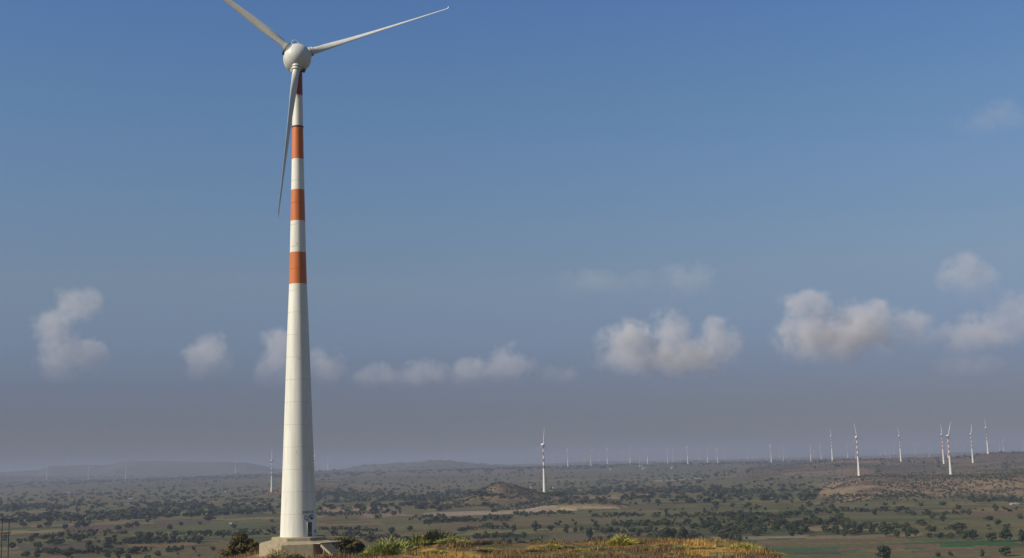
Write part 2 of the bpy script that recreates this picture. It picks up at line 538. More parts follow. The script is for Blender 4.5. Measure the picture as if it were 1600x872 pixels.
wild = ss(0.58, 0.66, fbm(X / 420, Yv / 260, 121, 4))
col = col * (1 - wild)[:, None] + np.array((0.100, 0.088, 0.038)) * wild[:, None] * (0.7 + 0.7 * fbm(X / 40, Yv / 40, 5, 3))[:, None]
pxg = 800 + F * X / np.maximum(Yv, 50)
# bare soil of hills
hill = np.zeros(len(X))
hill = np.maximum(hill, np.exp(-(np.hypot((X + 43) / 70, (Yv - 1890) / 105)) ** 3))
hill = np.maximum(hill, np.exp(-np.abs((X - 34) / 85) ** 3 - np.abs((Yv - 1930) / 150) ** 3) * 0.9)
tab = ss(1235, 1290, pxg + 25 * (fbm(X / 50, Yv / 90, 151, 3) - 0.5)) * ss(1560, 1640, Yv + 120 * (fbm(X / 50, Yv / 90, 131, 3) - 0.5)) * (1 - ss(2500, 2750, Yv)) * (Yv > 0)
hill = np.maximum(hill, tab)
knoll = np.exp(-(np.hypot((X - (455 - 800) / F * 3050) / 130, (Yv - 3050) / 240)) ** 4)
hill = np.maximum(hill, knoll)
hn = fbm(X / 24, Yv / 40, 141, 4)
hc = np.array((0.135, 0.094, 0.056))[None] * (0.55 + 0.9 * hn)[:, None] * (1 - 0.42 * ss(0, 30, 2080 - Yv + 60 * hn) * 0 )[:, None]
sand = ss(0.50, 0.62, hn + 0.22 * tab * (1 - ss(2, 14, Z)))
hc = hc * (1 - sand)[:, None] + np.array((0.21, 0.145, 0.082)) * sand[:, None]
round_ = np.exp(-(np.hypot((X + 43) / 80, (Yv - 1890) / 115)) ** 4)
hc = hc * (1 - 0.5 * round_)[:, None] + np.array((0.085, 0.072, 0.042)) * (0.5 * round_)[:, None]
hc = np.where((knoll > 0.3)[:, None], hc * np.array((0.95, 0.78, 0.72)), hc)
top = ss(17.5, 19.5, Z) * tab
hc = hc * (1 - 0.55 * top)[:, None] + np.array((0.07, 0.06, 0.04)) * (0.55 * top)[:, None]
col = col * (1 - hill)[:, None] + hc * hill[:, None]
# brown upland and far plains
up = ss(2600, 3300, Yv) * ss(1080, 1200, pxg) * (Yv > 0)
upc = np.array((0.11, 0.078, 0.055)) * (0.55 + 0.9 * fbm(X / 120, Yv / 160, 161, 4))[:, None]
bare = ss(0.52, 0.64, fbm(X / 170, Yv / 260, 171, 4))
upc = upc * (1 - bare)[:, None] + np.array((0.20, 0.125, 0.08)) * bare[:, None]
dk = ss(0.50, 0.6, fbm(X / 260, Yv / 200, 181, 4))
upc = upc * (1 - 0.6 * dk)[:, None] + np.array((0.035, 0.045, 0.028)) * (0.6 * dk)[:, None]
col = col * (1 - up)[:, None] + upc * up[:, None]
far = ss(3500, 5500, Yv) * (1 - up)
fc_ = np.array((0.080, 0.074, 0.046)) * (0.45 + 1.1 * fbm(X / 300, Yv / 420, 191, 4))[:, None]
fb = ss(0.54, 0.64, fbm(X / 500, Yv / 260, 195, 4))
fc_ = fc_ * (1 - 0.7 * fb)[:, None] + np.array((0.15, 0.10, 0.075)) * (0.7 * fb)[:, None]
col = col * (1 - far)[:, None] + fc_ * far[:, None]

def patch(pxs, y_lo, y_hi, c, soft=0.0, wob=0.0):
    """a parcel that runs between two distances and two bearings"""
    global col
    d0 = float(ground_at_px((pxs[0] + pxs[1]) / 2, y_hi)[1]); d1 = float(ground_at_px((pxs[0] + pxs[1]) / 2, y_lo)[1])
    cx = (pxs[0] + pxs[1]) / 2
    w = (fbm(X / 30, Yv / 30, 203, 3) - 0.5) * wob
    tilt = -(X - (cx - 800) / F * d0) * 0.16 * 0
    k = (Yv + w + tilt > d0) & (Yv + w + tilt < d1) & (pxg + w * 2 > pxs[0]) & (pxg + w * 2 < pxs[1])
    v = (0.85 + 0.3 * fbm(X / 18, Yv / 18, 207, 3))[:, None]
    col = np.where(k[:, None], np.array(c)[None] * v, col)
patch((1385, 1560), 846.5, 856, (0.040, 0.080, 0.026), wob=10)
patch((1240, 1420), 836, 842, (0.165, 0.128, 0.072), wob=8)
patch((1165, 1395), 842, 851, (0.125, 0.092, 0.046), wob=8)
patch((1090, 1240), 838.5, 843, (0.190, 0.160, 0.100), wob=6)
patch((1185, 1330), 856, 864, (0.062, 0.080, 0.040), wob=6)
patch((1290, 1440), 852, 859, (0.120, 0.084, 0.048), wob=6)
patch((1400, 1600), 857, 866, (0.115, 0.088, 0.048), wob=8)
patch((655, 858), 798, 805, (0.26, 0.195, 0.135), wob=14)
patch((835, 965), 789, 797.5, (0.30, 0.225, 0.125), wob=60)
patch((905, 955), 776, 781, (0.20, 0.15, 0.085), wob=12)
patch((1010, 1090), 749, 751.5, (0.22, 0.19, 0.13), wob=12)
patch((495, 600), 791, 799, (0.21, 0.145, 0.095), wob=60)
patch((555, 640), 799, 808, (0.19, 0.13, 0.09), wob=60)
patch((800, 960), 812, 820, (0.120, 0.086, 0.046), wob=10)
patch((845, 1010), 834, 846, (0.110, 0.086, 0.046), wob=10)
patch((690, 800), 818, 826, (0.115, 0.082, 0.046), wob=8)
patch((1150, 1255), 770, 777, (0.078, 0.085, 0.038), wob=8)
patch((1300, 1560), 780, 786, (0.088, 0.090, 0.036), wob=8)
patch((1300, 1420), 799, 803, (0.105, 0.082, 0.052), wob=6)
patch((1480, 1600), 799, 807, (0.120, 0.086, 0.046), wob=6)
patch((240, 330), 812, 822, (0.090, 0.062, 0.046), wob=8)
patch((100, 215), 820, 830, (0.092, 0.066, 0.048), wob=8)
patch((200, 400), 800, 806, (0.085, 0.078, 0.045), wob=8)
patch((265, 400), 818, 828, (0.080, 0.088, 0.036), wob=8)
patch((35, 200), 848, 862, (0.080, 0.068, 0.042), wob=8)
# hilltop in front
d_ = np.hypot(X, Yv)
fm = ss(30, 44, Z + 3 * (fbm(X / 8, Yv / 8, 211, 3) - 0.5)) * (d_ < 420)
gn = fbm(X / 3.5, Yv / 3.5, 221, 4); gn2 = fbm(X / 7, Yv / 7, 231, 3)
g1 = np.array((0.33, 0.20, 0.06)); g2 = np.array((0.125, 0.082, 0.042)); g3 = np.array((0.10, 0.085, 0.036))
gold = np.clip(np.exp(-((pxg - 1085) / 95) ** 4) + np.exp(-((pxg - 690) / 60) ** 4) + 0.25, 0, 1)
g1 = g1[None] * gold[:, None] + np.array((0.19, 0.125, 0.055))[None] * (1 - gold)[:, None]
fcol = g2[None] * (1 - ss(0.46, 0.58, gn2))[:, None] + g1 * ss(0.46, 0.58, gn2)[:, None]
k3 = ss(0.52, 0.62, gn)
fcol = fcol * (1 - k3)[:, None] + g3[None] * k3[:, None]
ped = np.exp(-(np.hypot(X + 33.5, Yv - 184) / 9.5) ** 6)
fcol = fcol * (1 - ped)[:, None] + np.array((0.27, 0.19, 0.105)) * ped[:, None] * (0.8 + 0.4 * gn)[:, None]
col = col * (1 - fm)[:, None] + fcol * fm[:, None]

mg, t, b = mat('ground_soil', 0.95)
b.inputs['Specular IOR Level'].default_value = 0.05
at = N(t, 'ShaderNodeAttribute'); at.attribute_name = 'Col'
nz1 = noise_tex(t, 0.22, 6, 0.7); r1 = ramp(t, nz1.outputs[0], [(0.3, (0.52, 0.54, 0.54)), (0.7, (1.5, 1.46, 1.38))])
nz2 = noise_tex(t, 0.03, 5, 0.65, vec_scale=(0.5, 1.6, 1)); r2 = ramp(t, nz2.outputs[0], [(0.3, (0.74, 0.76, 0.78)), (0.7, (1.24, 1.2, 1.16))])
nz3 = noise_tex(t, 2.2, 4, 0.7); r3 = ramp(t, nz3.outputs[0], [(0.3, (0.75, 0.75, 0.75)), (0.7, (1.25, 1.25, 1.25))])
t.links.new(mul(t, mul(t, mul(t, at.outputs['Color'], r1.outputs[0]), r2.outputs[0]), r3.outputs[0]), b.inputs['Base Color'])
bump(t, b, nz1.outputs[0], 0.6, 0.6)
a_ = np.arange(0, nA, 2)      # close the sheet under the camera
TF = np.vstack([TF, np.stack([a_, np.full(len(a_), len(TV)), (a_ + 2) % nA, (a_ + 1) % nA], 1)])
TV = np.vstack([TV, [[0, 0, TV[:nA, 2].mean()]]]); col = np.vstack([col, col[:1]])
gme = mesh('ground', TV, TF, mg, True, col)
ground = link('ground', gme)
ground['kind'] = 'structure'

# ------------------------------------------------------------------ the near turbine
ax = EYE + pxray(466.5, 840) * 190
TX, TY = float(ax[0]), 190.0
root = thing('wind_turbine', 'tall white turbine with orange bands standing on a concrete base on the near hilltop', 'wind turbine', (TX, TY, ZB), math.atan2(-TX, TY))
# local frame: -Y looks at the camera, +X is right in the view
def tw(y, w):     # (height, radius) from a pixel row and width
    return hz(y), w / 2 / F * 190 * 1.0
PROF = sorted([(0.0, 2.80), tw(830, 55.2), tw(768, 50.9), tw(713, 47.0), tw(658, 43.3), tw(605, 39.8), tw(553, 36.2), tw(500, 32.4), tw(444, 27.9), tw(394, 25.2), tw(345, 23.2), tw(296, 21.0), tw(247, 19.0), tw(197, 17.4), tw(149, 15.9), tw(112, 15.0), tw(100, 14.6)])
pz = [p[0] for p in PROF]; pr = [p[1] for p in PROF]
rad = lambda z: float(np.interp(z, pz, pr))
seams = [840] + [840 - 36 - 35.2 * k for k in range(0, 10)]
seams += [seams[-1] - 34.4 * (k + 1) for k in range(7)]
seams = [s for s in seams if s > 205] + [195.5, 149, 100]
TSEG = 64
for k in range(len(seams) - 1):
    z0 = max(0.0, hz(seams[k]) if k else 0.0); z1 = hz(seams[k + 1])
    g = 0.038
    zs = np.linspace(z0 + g, z1 - g, 6)
    prof = [(rad(z0) - 0.045, z0 + 0.001)] + [(rad(z), z) for z in zs] + [(rad(z1) - 0.045, z1 - 0.001)]
    if abs(seams[k + 1] - 195.5) < 0.1:
        prof += []
    m = MB(); m.lathe(prof, TSEG, True, True)
    m.build('tower_section', M_tower, root, True)
# flange between concrete and steel parts
m = MB(); z = hz(195.5); m.lathe([(rad(z) - .02, z - 0.16), (rad(z) + 0.07, z - 0.15), (rad(z) + 0.07, z + 0.05), (rad(z) - .02, z + 0.06)], TSEG)
m.build('flange', M_dark, root)
m = MB(); z = hz(104); m.lathe([(rad(z) + .02, z - 0.5), (rad(z) + 0.28, z - 0.35), (rad(z) + 0.28, z + 0.5), (rad(z), z + 0.6)], 32)
m.build('yaw_collar', M_white, root)
# small inspection plugs on the tower wall
for ang, yy in ((-8, 380), (-8, 706), (2, 560)):
    z = hz(yy); r = rad(z); a = R_(ang)
    m = MB(); m.box((math.sin(a) * r, -math.cos(a) * r, z), (0.12, 0.05, 0.12), Matrix.Rotation(a, 3, 'Z'))
    m.build('inspection_plug', M_steel, root)

def curve_on_tower(V, a0, zc):
    out = []
    for x, y, zz in V:
        z = zc + y; r = rad(z) + 0.006 + zz
        a = a0 + x / rad(zc)
        out.append((math.sin(a) * r, -math.cos(a) * r, z))
    return out
def lettering(name, txt, width, hgt, a0, zc, m):
    cu = bpy.data.curves.new('text_outline', 'FONT'); cu.body = txt; cu.align_x = 'CENTER'; cu.align_y = 'CENTER'
    cu.size = 1; cu.extrude = 0.004; cu.offset = 0.012
    tmp = bpy.data.objects.new('text_outline', cu); C.objects.link(tmp)
    dg = bpy.context.evaluated_depsgraph_get()
    me = bpy.data.meshes.new_from_object(tmp.evaluated_get(dg))
    bpy.data.objects.remove(tmp)
    co = np.array([v.co[:] for v in me.vertices])
    mn, mxx = co.min(0), co.max(0)
    co[:, 0] = (co[:, 0] - (mn[0] + mxx[0]) / 2) / (mxx[0] - mn[0]) * width
    co[:, 1] = (co[:, 1] - (mn[1] + mxx[1]) / 2) / (mxx[1] - mn[1]) * hgt
    for v, c in zip(me.vertices, curve_on_tower(co, a0, zc)):
        v.co = c
    me.name = name
    me.materials.clear(); me.materials.append(m)
    return link(name, me, root)
lettering('green_lettering', 'ENERCON', 2.15, 0.36, R_(36), hz(800.8), M_green)
lettering('blue_lettering', 'CLP', 0.95, 0.62, R_(28.5), hz(809.5), M_blue)
lettering('small_lettering', 'India', 0.42, 0.2, R_(31), hz(814.6), M_blue)
m = MB()
n = 20
disc = [(0.40 * math.cos(2 * math.pi * q / n), 0.42 * math.sin(2 * math.pi * q / n), 0.004) for q in range(n)]
inner = [(0.30 * math.cos(2 * math.pi * q / n) + .02, 0.31 * math.sin(2 * math.pi * q / n) + .03, 0.008) for q in range(n)]
m.add(curve_on_tower(disc, R_(48), hz(809)), [tuple(range(n))])
m.build('round_emblem', M_blue, root)
m = MB()
sw = [(-0.3, -0.05, .009), (-0.1, 0.06, .009), (0.12, 0.02, .009), (0.3, 0.12, .009), (0.3, 0.06, .009), (0.12, -0.05, .009), (-0.1, -0.02, .009), (-0.3, -0.12, .009)]
m.add(curve_on_tower(sw, R_(48), hz(809)), [(0, 1, 6, 7), (1, 2, 5, 6), (2, 3, 4, 5)])
m.build('emblem_wave', M_white, root)
# door with frame, lintel and a step
def on_wall(m, a0, z0, z1, w, d0, d1):
    a = a0; r = rad((z0 + z1) / 2)
    m.box((math.sin(a) * (r + (d0 + d1) / 2), -math.cos(a) * (r + (d0 + d1) / 2), (z0 + z1) / 2), (w, d1 - d0, z1 - z0), Matrix.Rotation(a, 3, 'Z'))
DA = R_(37.3)
dz0, dz1 = 0.1, hz(817)
m = MB(); on_wall(m, DA, dz0, dz1, 0.74, -0.06, 0.05); door = m.build('door', M_door, root)
m = MB(); on_wall(m, DA, dz0 + 1.0, dz0 + 1.06, 0.05, 0.05, 0.12); m.build('handle', M_steel, door)
m = MB()
for q in range(5):
    on_wall(m, DA, dz0 + 0.3 + q * 0.07, dz0 + 0.33 + q * 0.07, 0.5, 0.05, 0.066)
m.build('louvre', M_steel, door)
m = MB()
for s in (-1, 1):
    a = DA + s * 0.42 / rad(1)
    on_wall(m, a, dz0, dz1 + .06, 0.1, -0.06, 0.085)
on_wall(m, DA, dz1, dz1 + 0.1, 0.74, -0.06, 0.08)
m.build('door_frame', M_white, root)
m = MB(); on_wall(m, R_(62), 0.55, 1.0, 0.35, -0.03, 0.18); m.build('cable_box', M_steel, root)

# concrete foundation
fo = MB()
def octagon(ap, z, off=(0, 0)):
    Rr = ap / math.cos(math.pi / 8)
    return [(off[0] + Rr * math.cos(math.pi / 8 + q * math.pi / 4), off[1] + Rr * math.sin(math.pi / 8 + q * math.pi / 4), z) for q in range(8)]
zg = 48.9 - ZB
ztop = 0.0
fo.ring_stack([octagon(5.65, zg, (-.2, 0)), octagon(5.65, -0.90, (-.2, 0)), octagon(5.60, -0.86, (-.2, 0)), octagon(4.15, -0.47)], 8)
found = fo.build('foundation', M_concrete, root)
m = MB(); m.ring_stack([octagon(4.05, -0.465), octagon(4.05, -0.06), octagon(3.99, -0.0)], 8); m.build('plinth', M_concrete, found)
q45 = Matrix.Rotation(R_(45), 3, 'Z')
nrm = Vector((math.sin(R_(45)), -math.cos(R_(45)), 0)); tan_ = Vector((math.cos(R_(45)), math.sin(R_(45)), 0))
m = MB(); c = nrm * 5.2 + tan_ * 0.25; m.box((c.x, c.y, -0.80), (4.9, 2.9, 0.14), q45); m.build('landing_slab', M_slab, found)
for q in (-1.0, 1.9):
    m = MB(); c = nrm * 6.25 + tan_ * q; m.box((c.x, c.y, (-0.875 + zg) / 2), (0.22, 0.22, -0.875 - zg), q45); m.build('slab_pier', M_concrete, found)
nst = 8
h0, h1z = -0.96, 49.35 - ZB
for q in range(nst):
    zt = h0 + (h1z - h0) * q / nst
    c = nrm * (6.65 + 0.3 * q + 0.15) + tan_ * (-1.05)
    m = MB(); m.box((c.x, c.y, zt - 0.2), (2.1, 0.298, 0.4), q45); m.build('step', M_slab, found)

# nacelle and rotor. Rotor axis in local frame
hubz = hz(90, 190)
yaw = R_(18) - root.rotation_euler.z
tilt = R_(5.5)
n_ax = Vector((math.sin(yaw) * math.cos(tilt), -math.cos(yaw) * math.cos(tilt), math.sin(tilt)))
u_ax = Vector((0, 0, 1)).cross(n_ax).normalized(); v_ax = n_ax.cross(u_ax)
AX = Matrix((u_ax, v_ax, n_ax)).transposed()          # local (u,v,n) -> tower frame
def lathe_axis(prof, nseg=48):
    m = MB(); m.lathe(prof, nseg); m.V = [tuple(AX @ Vector(v) + Vector((0, 0, hubz))) for v in m.V]
    return m
R0 = 2.24
nose = [(0.03, 2.30)] + [(R0 * math.sin(a), 0.1 + 2.2 * math.cos(a)) for a in np.linspace(0.12, math.pi / 2 - 0.02, 14)] + [(R0 - 0.03, 0.06), (R0 - 0.1, 0.03)]
lathe_axis(nose[::-1]).build('hub', M_white, root, True)
back = [(R0 - 0.1, 0.0), (R0 - 0.01, -0.03)] + [(R0 * math.sin(a) ** 0.85, -0.05 + 3.6 * math.cos(a)) for a in np.linspace(math.pi / 2 + 0.03, math.pi - 0.04, 14)] + [(0.05, -3.64)]
nac = lathe_axis(back[::-1]).build('nacelle', M_white, root, True)
# wind vane hoop on the nacelle roof
m = MB()
vt = 1.42; up_c = Vector((0, 0, hubz)) + n_ax * -0.9 + u_ax * -0.3
cz = up_c + Vector((0, 0, R0 + 0.62))
pts = [cz + Vector((0.52 * math.sin(a), 0, 0.50 * -math.cos(a))) for a in np.linspace(0, 2 * math.pi, 25)]
m.tube(pts, 0.055, 6); m.build('lightning_hoop', M_white, nac, True)
m = MB(); m.tube([cz + Vector((0, 0, -1.0)), cz + Vector((0, 0, 0.12))], 0.035, 6); m.tube([cz + Vector((-.2, 0, 0.12)), cz + Vector((.2, 0, 0.12))], 0.03, 6); m.tube([cz + Vector((.2, 0, .04)), cz + Vector((.2, 0, 0.22))], 0.06, 6)
m.build('wind_gauge', M_dark, nac)
# brackets under the nacelle and a hatch at its left side
for sx, mm in ((-0.95, M_white), (1.0, M_dark)):
    m = MB(); m.box(Vector((sx, -0.5, hubz - R0 - 0.12)), (0.42, 0.5, 0.5), Matrix.Rotation(0.5 * (1 if sx > 0 else -1), 3, 'Y')); m.build('bracket', mm, nac)
m = MB(); m.box(Vector((0, -0.2, 0)) + Vector((0, 0, hubz)) + u_ax * -2.28 + v_ax * 0.62, (0.22, 0.7, 0.6), Matrix.Rotation(0.4, 3, 'Y')); m.build('cooling_hood', M_dark, nac)

def blade_mesh(name, L, fine, mats):
    """root at the origin, spanwise +X, rotor axis +Z, hook towards +Y"""
    st = [(0.0, .56, 1, 0), (0.03, .56, 1, 0), (0.055, 1.13, 0.96, 30), (0.10, 1.26, 0.82, 44), (0.16, 1.38, 0.64, 50), (0.23, 1.36, 0.52, 53), (0.32, 1.22, 0.46, 55), (0.45, 1.00, 0.42, 57),
          (0.60, 0.80, 0.38, 58), (0.75, 0.61, 0.36, 60), (0.88, 0.45, 0.34, 60), (0.95, 0.36, 0.34, 60), (0.978, 0.30, 0.34, 60), (0.99, 0.24, 0.34, 60), (1.0, 0.12, 0.34, 60)]
    n = 14 if fine else 6
    rings = []
    for s, ch, th, tw_ in st:
        a = -R_(tw_)
        yo = 0.0
        xx = s * L
        if s > 0.97:
            k = (s - 0.97) / 0.03
            yo = 0.34 * k ** 2; xx = L * 0.97 + L * 0.03 * (k - 0.35 * k * k)
        zo = 0.35 * s * s
        ring = []
        for i_ in range(n):
            q = 2 * math.pi * i_ / n
            if th > 0.97:
                y_, z_ = math.cos(q) * ch, math.sin(q) * ch
            else:
                y_ = math.cos(q) * ch * 0.5 - ch * 0.12
                z_ = math.sin(q) * ch * th * 0.5 * (0.72 + 0.28 * math.cos(q)) * 1.25
                if ch > 0.9:
                    pass
            ring.append((xx, y_ * math.cos(a) - z_ * math.sin(a) + yo, y_ * math.sin(a) + z_ * math.cos(a) + zo))
        rings.append(ring)
    m = MB(); m.ring_stack(rings, n)
    return m.mesh(name, mats, True)
BL = 25.9
bl_me = blade_mesh('blade', BL, True, M_white)
mm = MB(); mm.lathe([(0.62, -0.75), (0.80, -0.72), (0.80, -0.12), (0.69, -0.08), (0.69, 0.0), (0.76, 0.02), (0.76, 0.30), (0.60, 0.34)], 28)
mm.V = [(z, x, y) for x, y, z in mm.V]
collar_me = mm.mesh('blade_root', M_white, True)
mm = MB(); mm.lathe([(0.70, -0.12), (0.765, -0.10), (0.765, 0.0), (0.70, 0.01)], 28); mm.V = [(z, x, y) for x, y, z in mm.V]
ringd_me = mm.mesh('blade_joint', M_dark)
mm = MB()
mm.tube([(0.80 * BL + q * 0.28, math.cos(R_(62)) * -0.05, 0.21) for q in range(9)], 0.1, 6)
for q in range(3):
    a = R_(22.6 + 120 * q)
    d = u_ax * math.cos(a) + v_ax * math.sin(a); e = n_ax.cross(d)
    M3 = Matrix((d, e, n_ax)).transposed().to_4x4()
    M3.translation = Vector((0, 0, hubz)) + n_ax * 0.75 + d * 2.2
    bo = link('blade', bl_me, root); bo.matrix_local = M3
    c1 = link('blade_root', collar_me, bo); c2 = link('blade_joint', ringd_me, bo)

# ------------------------------------------------------------------ far turbines, built once and copied
def far_parts():
    m = MB(); zs = [0, 4, 10, 18, 26, 34, 42, 50, 58, 66, HUBH - 1.6]
    m.lathe([(rad(z), z) for z in zs], 14)
    tw_me = m.mesh('tower', M_fartower, True)
    m = MB(); m.lathe([(0.3, -3.9), (1.4, -3.3), (2.1, -1.6), (2.3, 0)], 16); nac_me = m.mesh('nacelle', M_farwhite, True)
    m = MB(); m.lathe([(2.25, 0.02), (2.1, 1.1), (1.4, 2.1), (0.3, 2.5)], 16); hub_me = m.mesh('hub', M_farwhite, True)
    m = MB(); m.lathe([(5.0, -1.2), (5.0, 0.12), (3.6, 0.5)], 8); base_me = m.mesh('foundation', M_concrete)
    return tw_me, nac_me, hub_me, base_me, blade_mesh('blade', BL, False, M_farwhite)
FP = far_parts()
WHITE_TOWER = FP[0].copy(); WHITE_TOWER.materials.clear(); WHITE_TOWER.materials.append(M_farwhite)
ghost_x = sorted(q[0] / q[5] for q in SITES if q[4] is None)
ORD = ['leftmost', 'second from left', 'third from left', 'fourth from left', 'fifth from left'] + [f'{k}th from left' for k in range(6, 40)]
ghost = {v: ORD[k] for k, v in enumerate(ghost_x)}
for x, y, yw, ph, lab, Y, zb in SITES:
    g = 'wind turbines of the distant farm'
    if lab is None:
        lab = f'ghostly turbine almost lost in the horizon haze, {ghost[x / Y]} of the ghostly ones'; g = 'ghostly turbines in the horizon haze'
    view = math.atan2(x, y)
    rt = thing('wind_turbine', lab, 'wind turbine', (x, y, zb), -view, g)
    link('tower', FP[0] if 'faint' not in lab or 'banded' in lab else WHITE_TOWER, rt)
    link('foundation', FP[3], rt)
    yr = R_(yw); nx = Vector((math.sin(yr), -math.cos(yr), 0.03)).normalized()
    ux = Vector((0, 0, 1)).cross(nx).normalized(); vx = nx.cross(ux)
    M4 = Matrix((ux, vx, nx)).transposed().to_4x4(); M4.translation = (0, 0, HUBH)
    o = link('nacelle', FP[1], rt); o.matrix_local = M4
    o = link('hub', FP[2], rt); o.matrix_local = M4
    for q in range(3):
        a = R_(ph + 120 * q)
        d = ux * math.cos(a) + vx * math.sin(a); e = nx.cross(d)
        M3 = Matrix((d, e, nx)).transposed().to_4x4(); M3.translation = Vector((0, 0, HUBH)) + nx * 0.9 + d * 2.2
        o = link('blade', FP[4], rt); o.matrix_local = M3

# ------------------------------------------------------------------ vegetation generators
def leaf_quads(P, Nn, size, rg, aspect=1.0):
    """random little quads at P facing roughly Nn"""
    n = len(P)
    a = rg.normal(size=(n, 3)); a -= Nn * (a * Nn).sum(1, keepdims=True); a /= np.linalg.norm(a, axis=1, keepdims=True) + 1e-9
    b_ = np.cross(Nn, a)
    s = (size * rg.uniform(0.6, 1.4, n))[:, None] * 0.5
    V = np.stack([P - a * s - b_ * s * aspect, P + a * s - b_ * s * aspect, P + a * s * 0.8 + b_ * s * aspect, P - a * s * 0.9 + b_ * s * aspect], 1)
    return V.reshape(-1, 3), np.arange(n * 4).reshape(-1, 4)

def crown(rg, nclump, nleaf, size, flat=0.8):
    """crown inside a unit box: radius 0.5, height from 0.12 to 1; returns verts, faces"""
    cl = []
    while len(cl) < nclump:
        p = rg.uniform(-1, 1, 3)
        if np.hypot(p[0], p[1]) < 1 and p[0] ** 2 + p[1] ** 2 + (p[2] * 0.9) ** 2 < 1:
            cl.append(p)
    cl = np.array(cl)
    ctr = np.stack([cl[:, 0] * 0.34, cl[:, 1] * 0.34, 0.52 + cl[:, 2] * 0.38 * flat], 1)
    rc = rg.uniform(0.13, 0.22, nclump)
    k = rg.integers(0, nclump, nleaf)
    d = rg.normal(size=(nleaf, 3)); d /= np.linalg.norm(d, axis=1, keepdims=True)
    d[:, 2] = np.abs(d[:, 2]) * np.where(rg.random(nleaf) < 0.75, 1, -0.6)
    P = ctr[k] + d * rc[k][:, None] * rg.uniform(0.75, 1.05, nleaf)[:, None]
    nn = d + rg.normal(size=(nleaf, 3)) * 0.45; nn /= np.linalg.norm(nn, axis=1, keepdims=True)
    return leaf_quads(P, nn, size, rg)

def trunk_mesh(name, rg, w, h):
    m = MB()
    top = Vector((rg.uniform(-.05, .05) * w, rg.uniform(-.05, .05) * w, h * 0.4))
    m.tube([(0, 0, -0.4), (0, 0, 0.1 * h), top], [0.045 * h, 0.032 * h, 0.022 * h], 6)
    for q in range(4):
        a = q * 1.6 + rg.uniform(0, 1)
        m.tube([top * 0.85, top + Vector((math.cos(a) * w * .14, math.sin(a) * w * .14, h * .16)), top + Vector((math.cos(a) * w * .26, math.sin(a) * w * .26, h * .36))], [0.018 * h, 0.012 * h, 0.006 * h], 5)
    return m.mesh(name, M_bark, True)

rg = np.random.default_rng(77)
CROWNS = []
for v in range(8):
    V, Fq = crown(rg, 11 + v % 4 * 3, 900, 0.088, 0.82 + 0.09 * (v % 3))
    CROWNS.append((mesh('crown', V, Fq, M_leaf), trunk_mesh('trunk', rg, 1.0, 1.0)))

def plant_tree(P, w, h, label, group, v, name='tree'):
    o = thing(name, label, 'tree', (float(P[0]), float(P[1]), float(P[2]) - 0.15), rg.uniform(0, 6.28), group)
    for nm, me in zip(('crown', 'trunk'), CROWNS[v % len(CROWNS)]):
        c = link(nm, me, o); c.scale = (w, w, h)
    return o

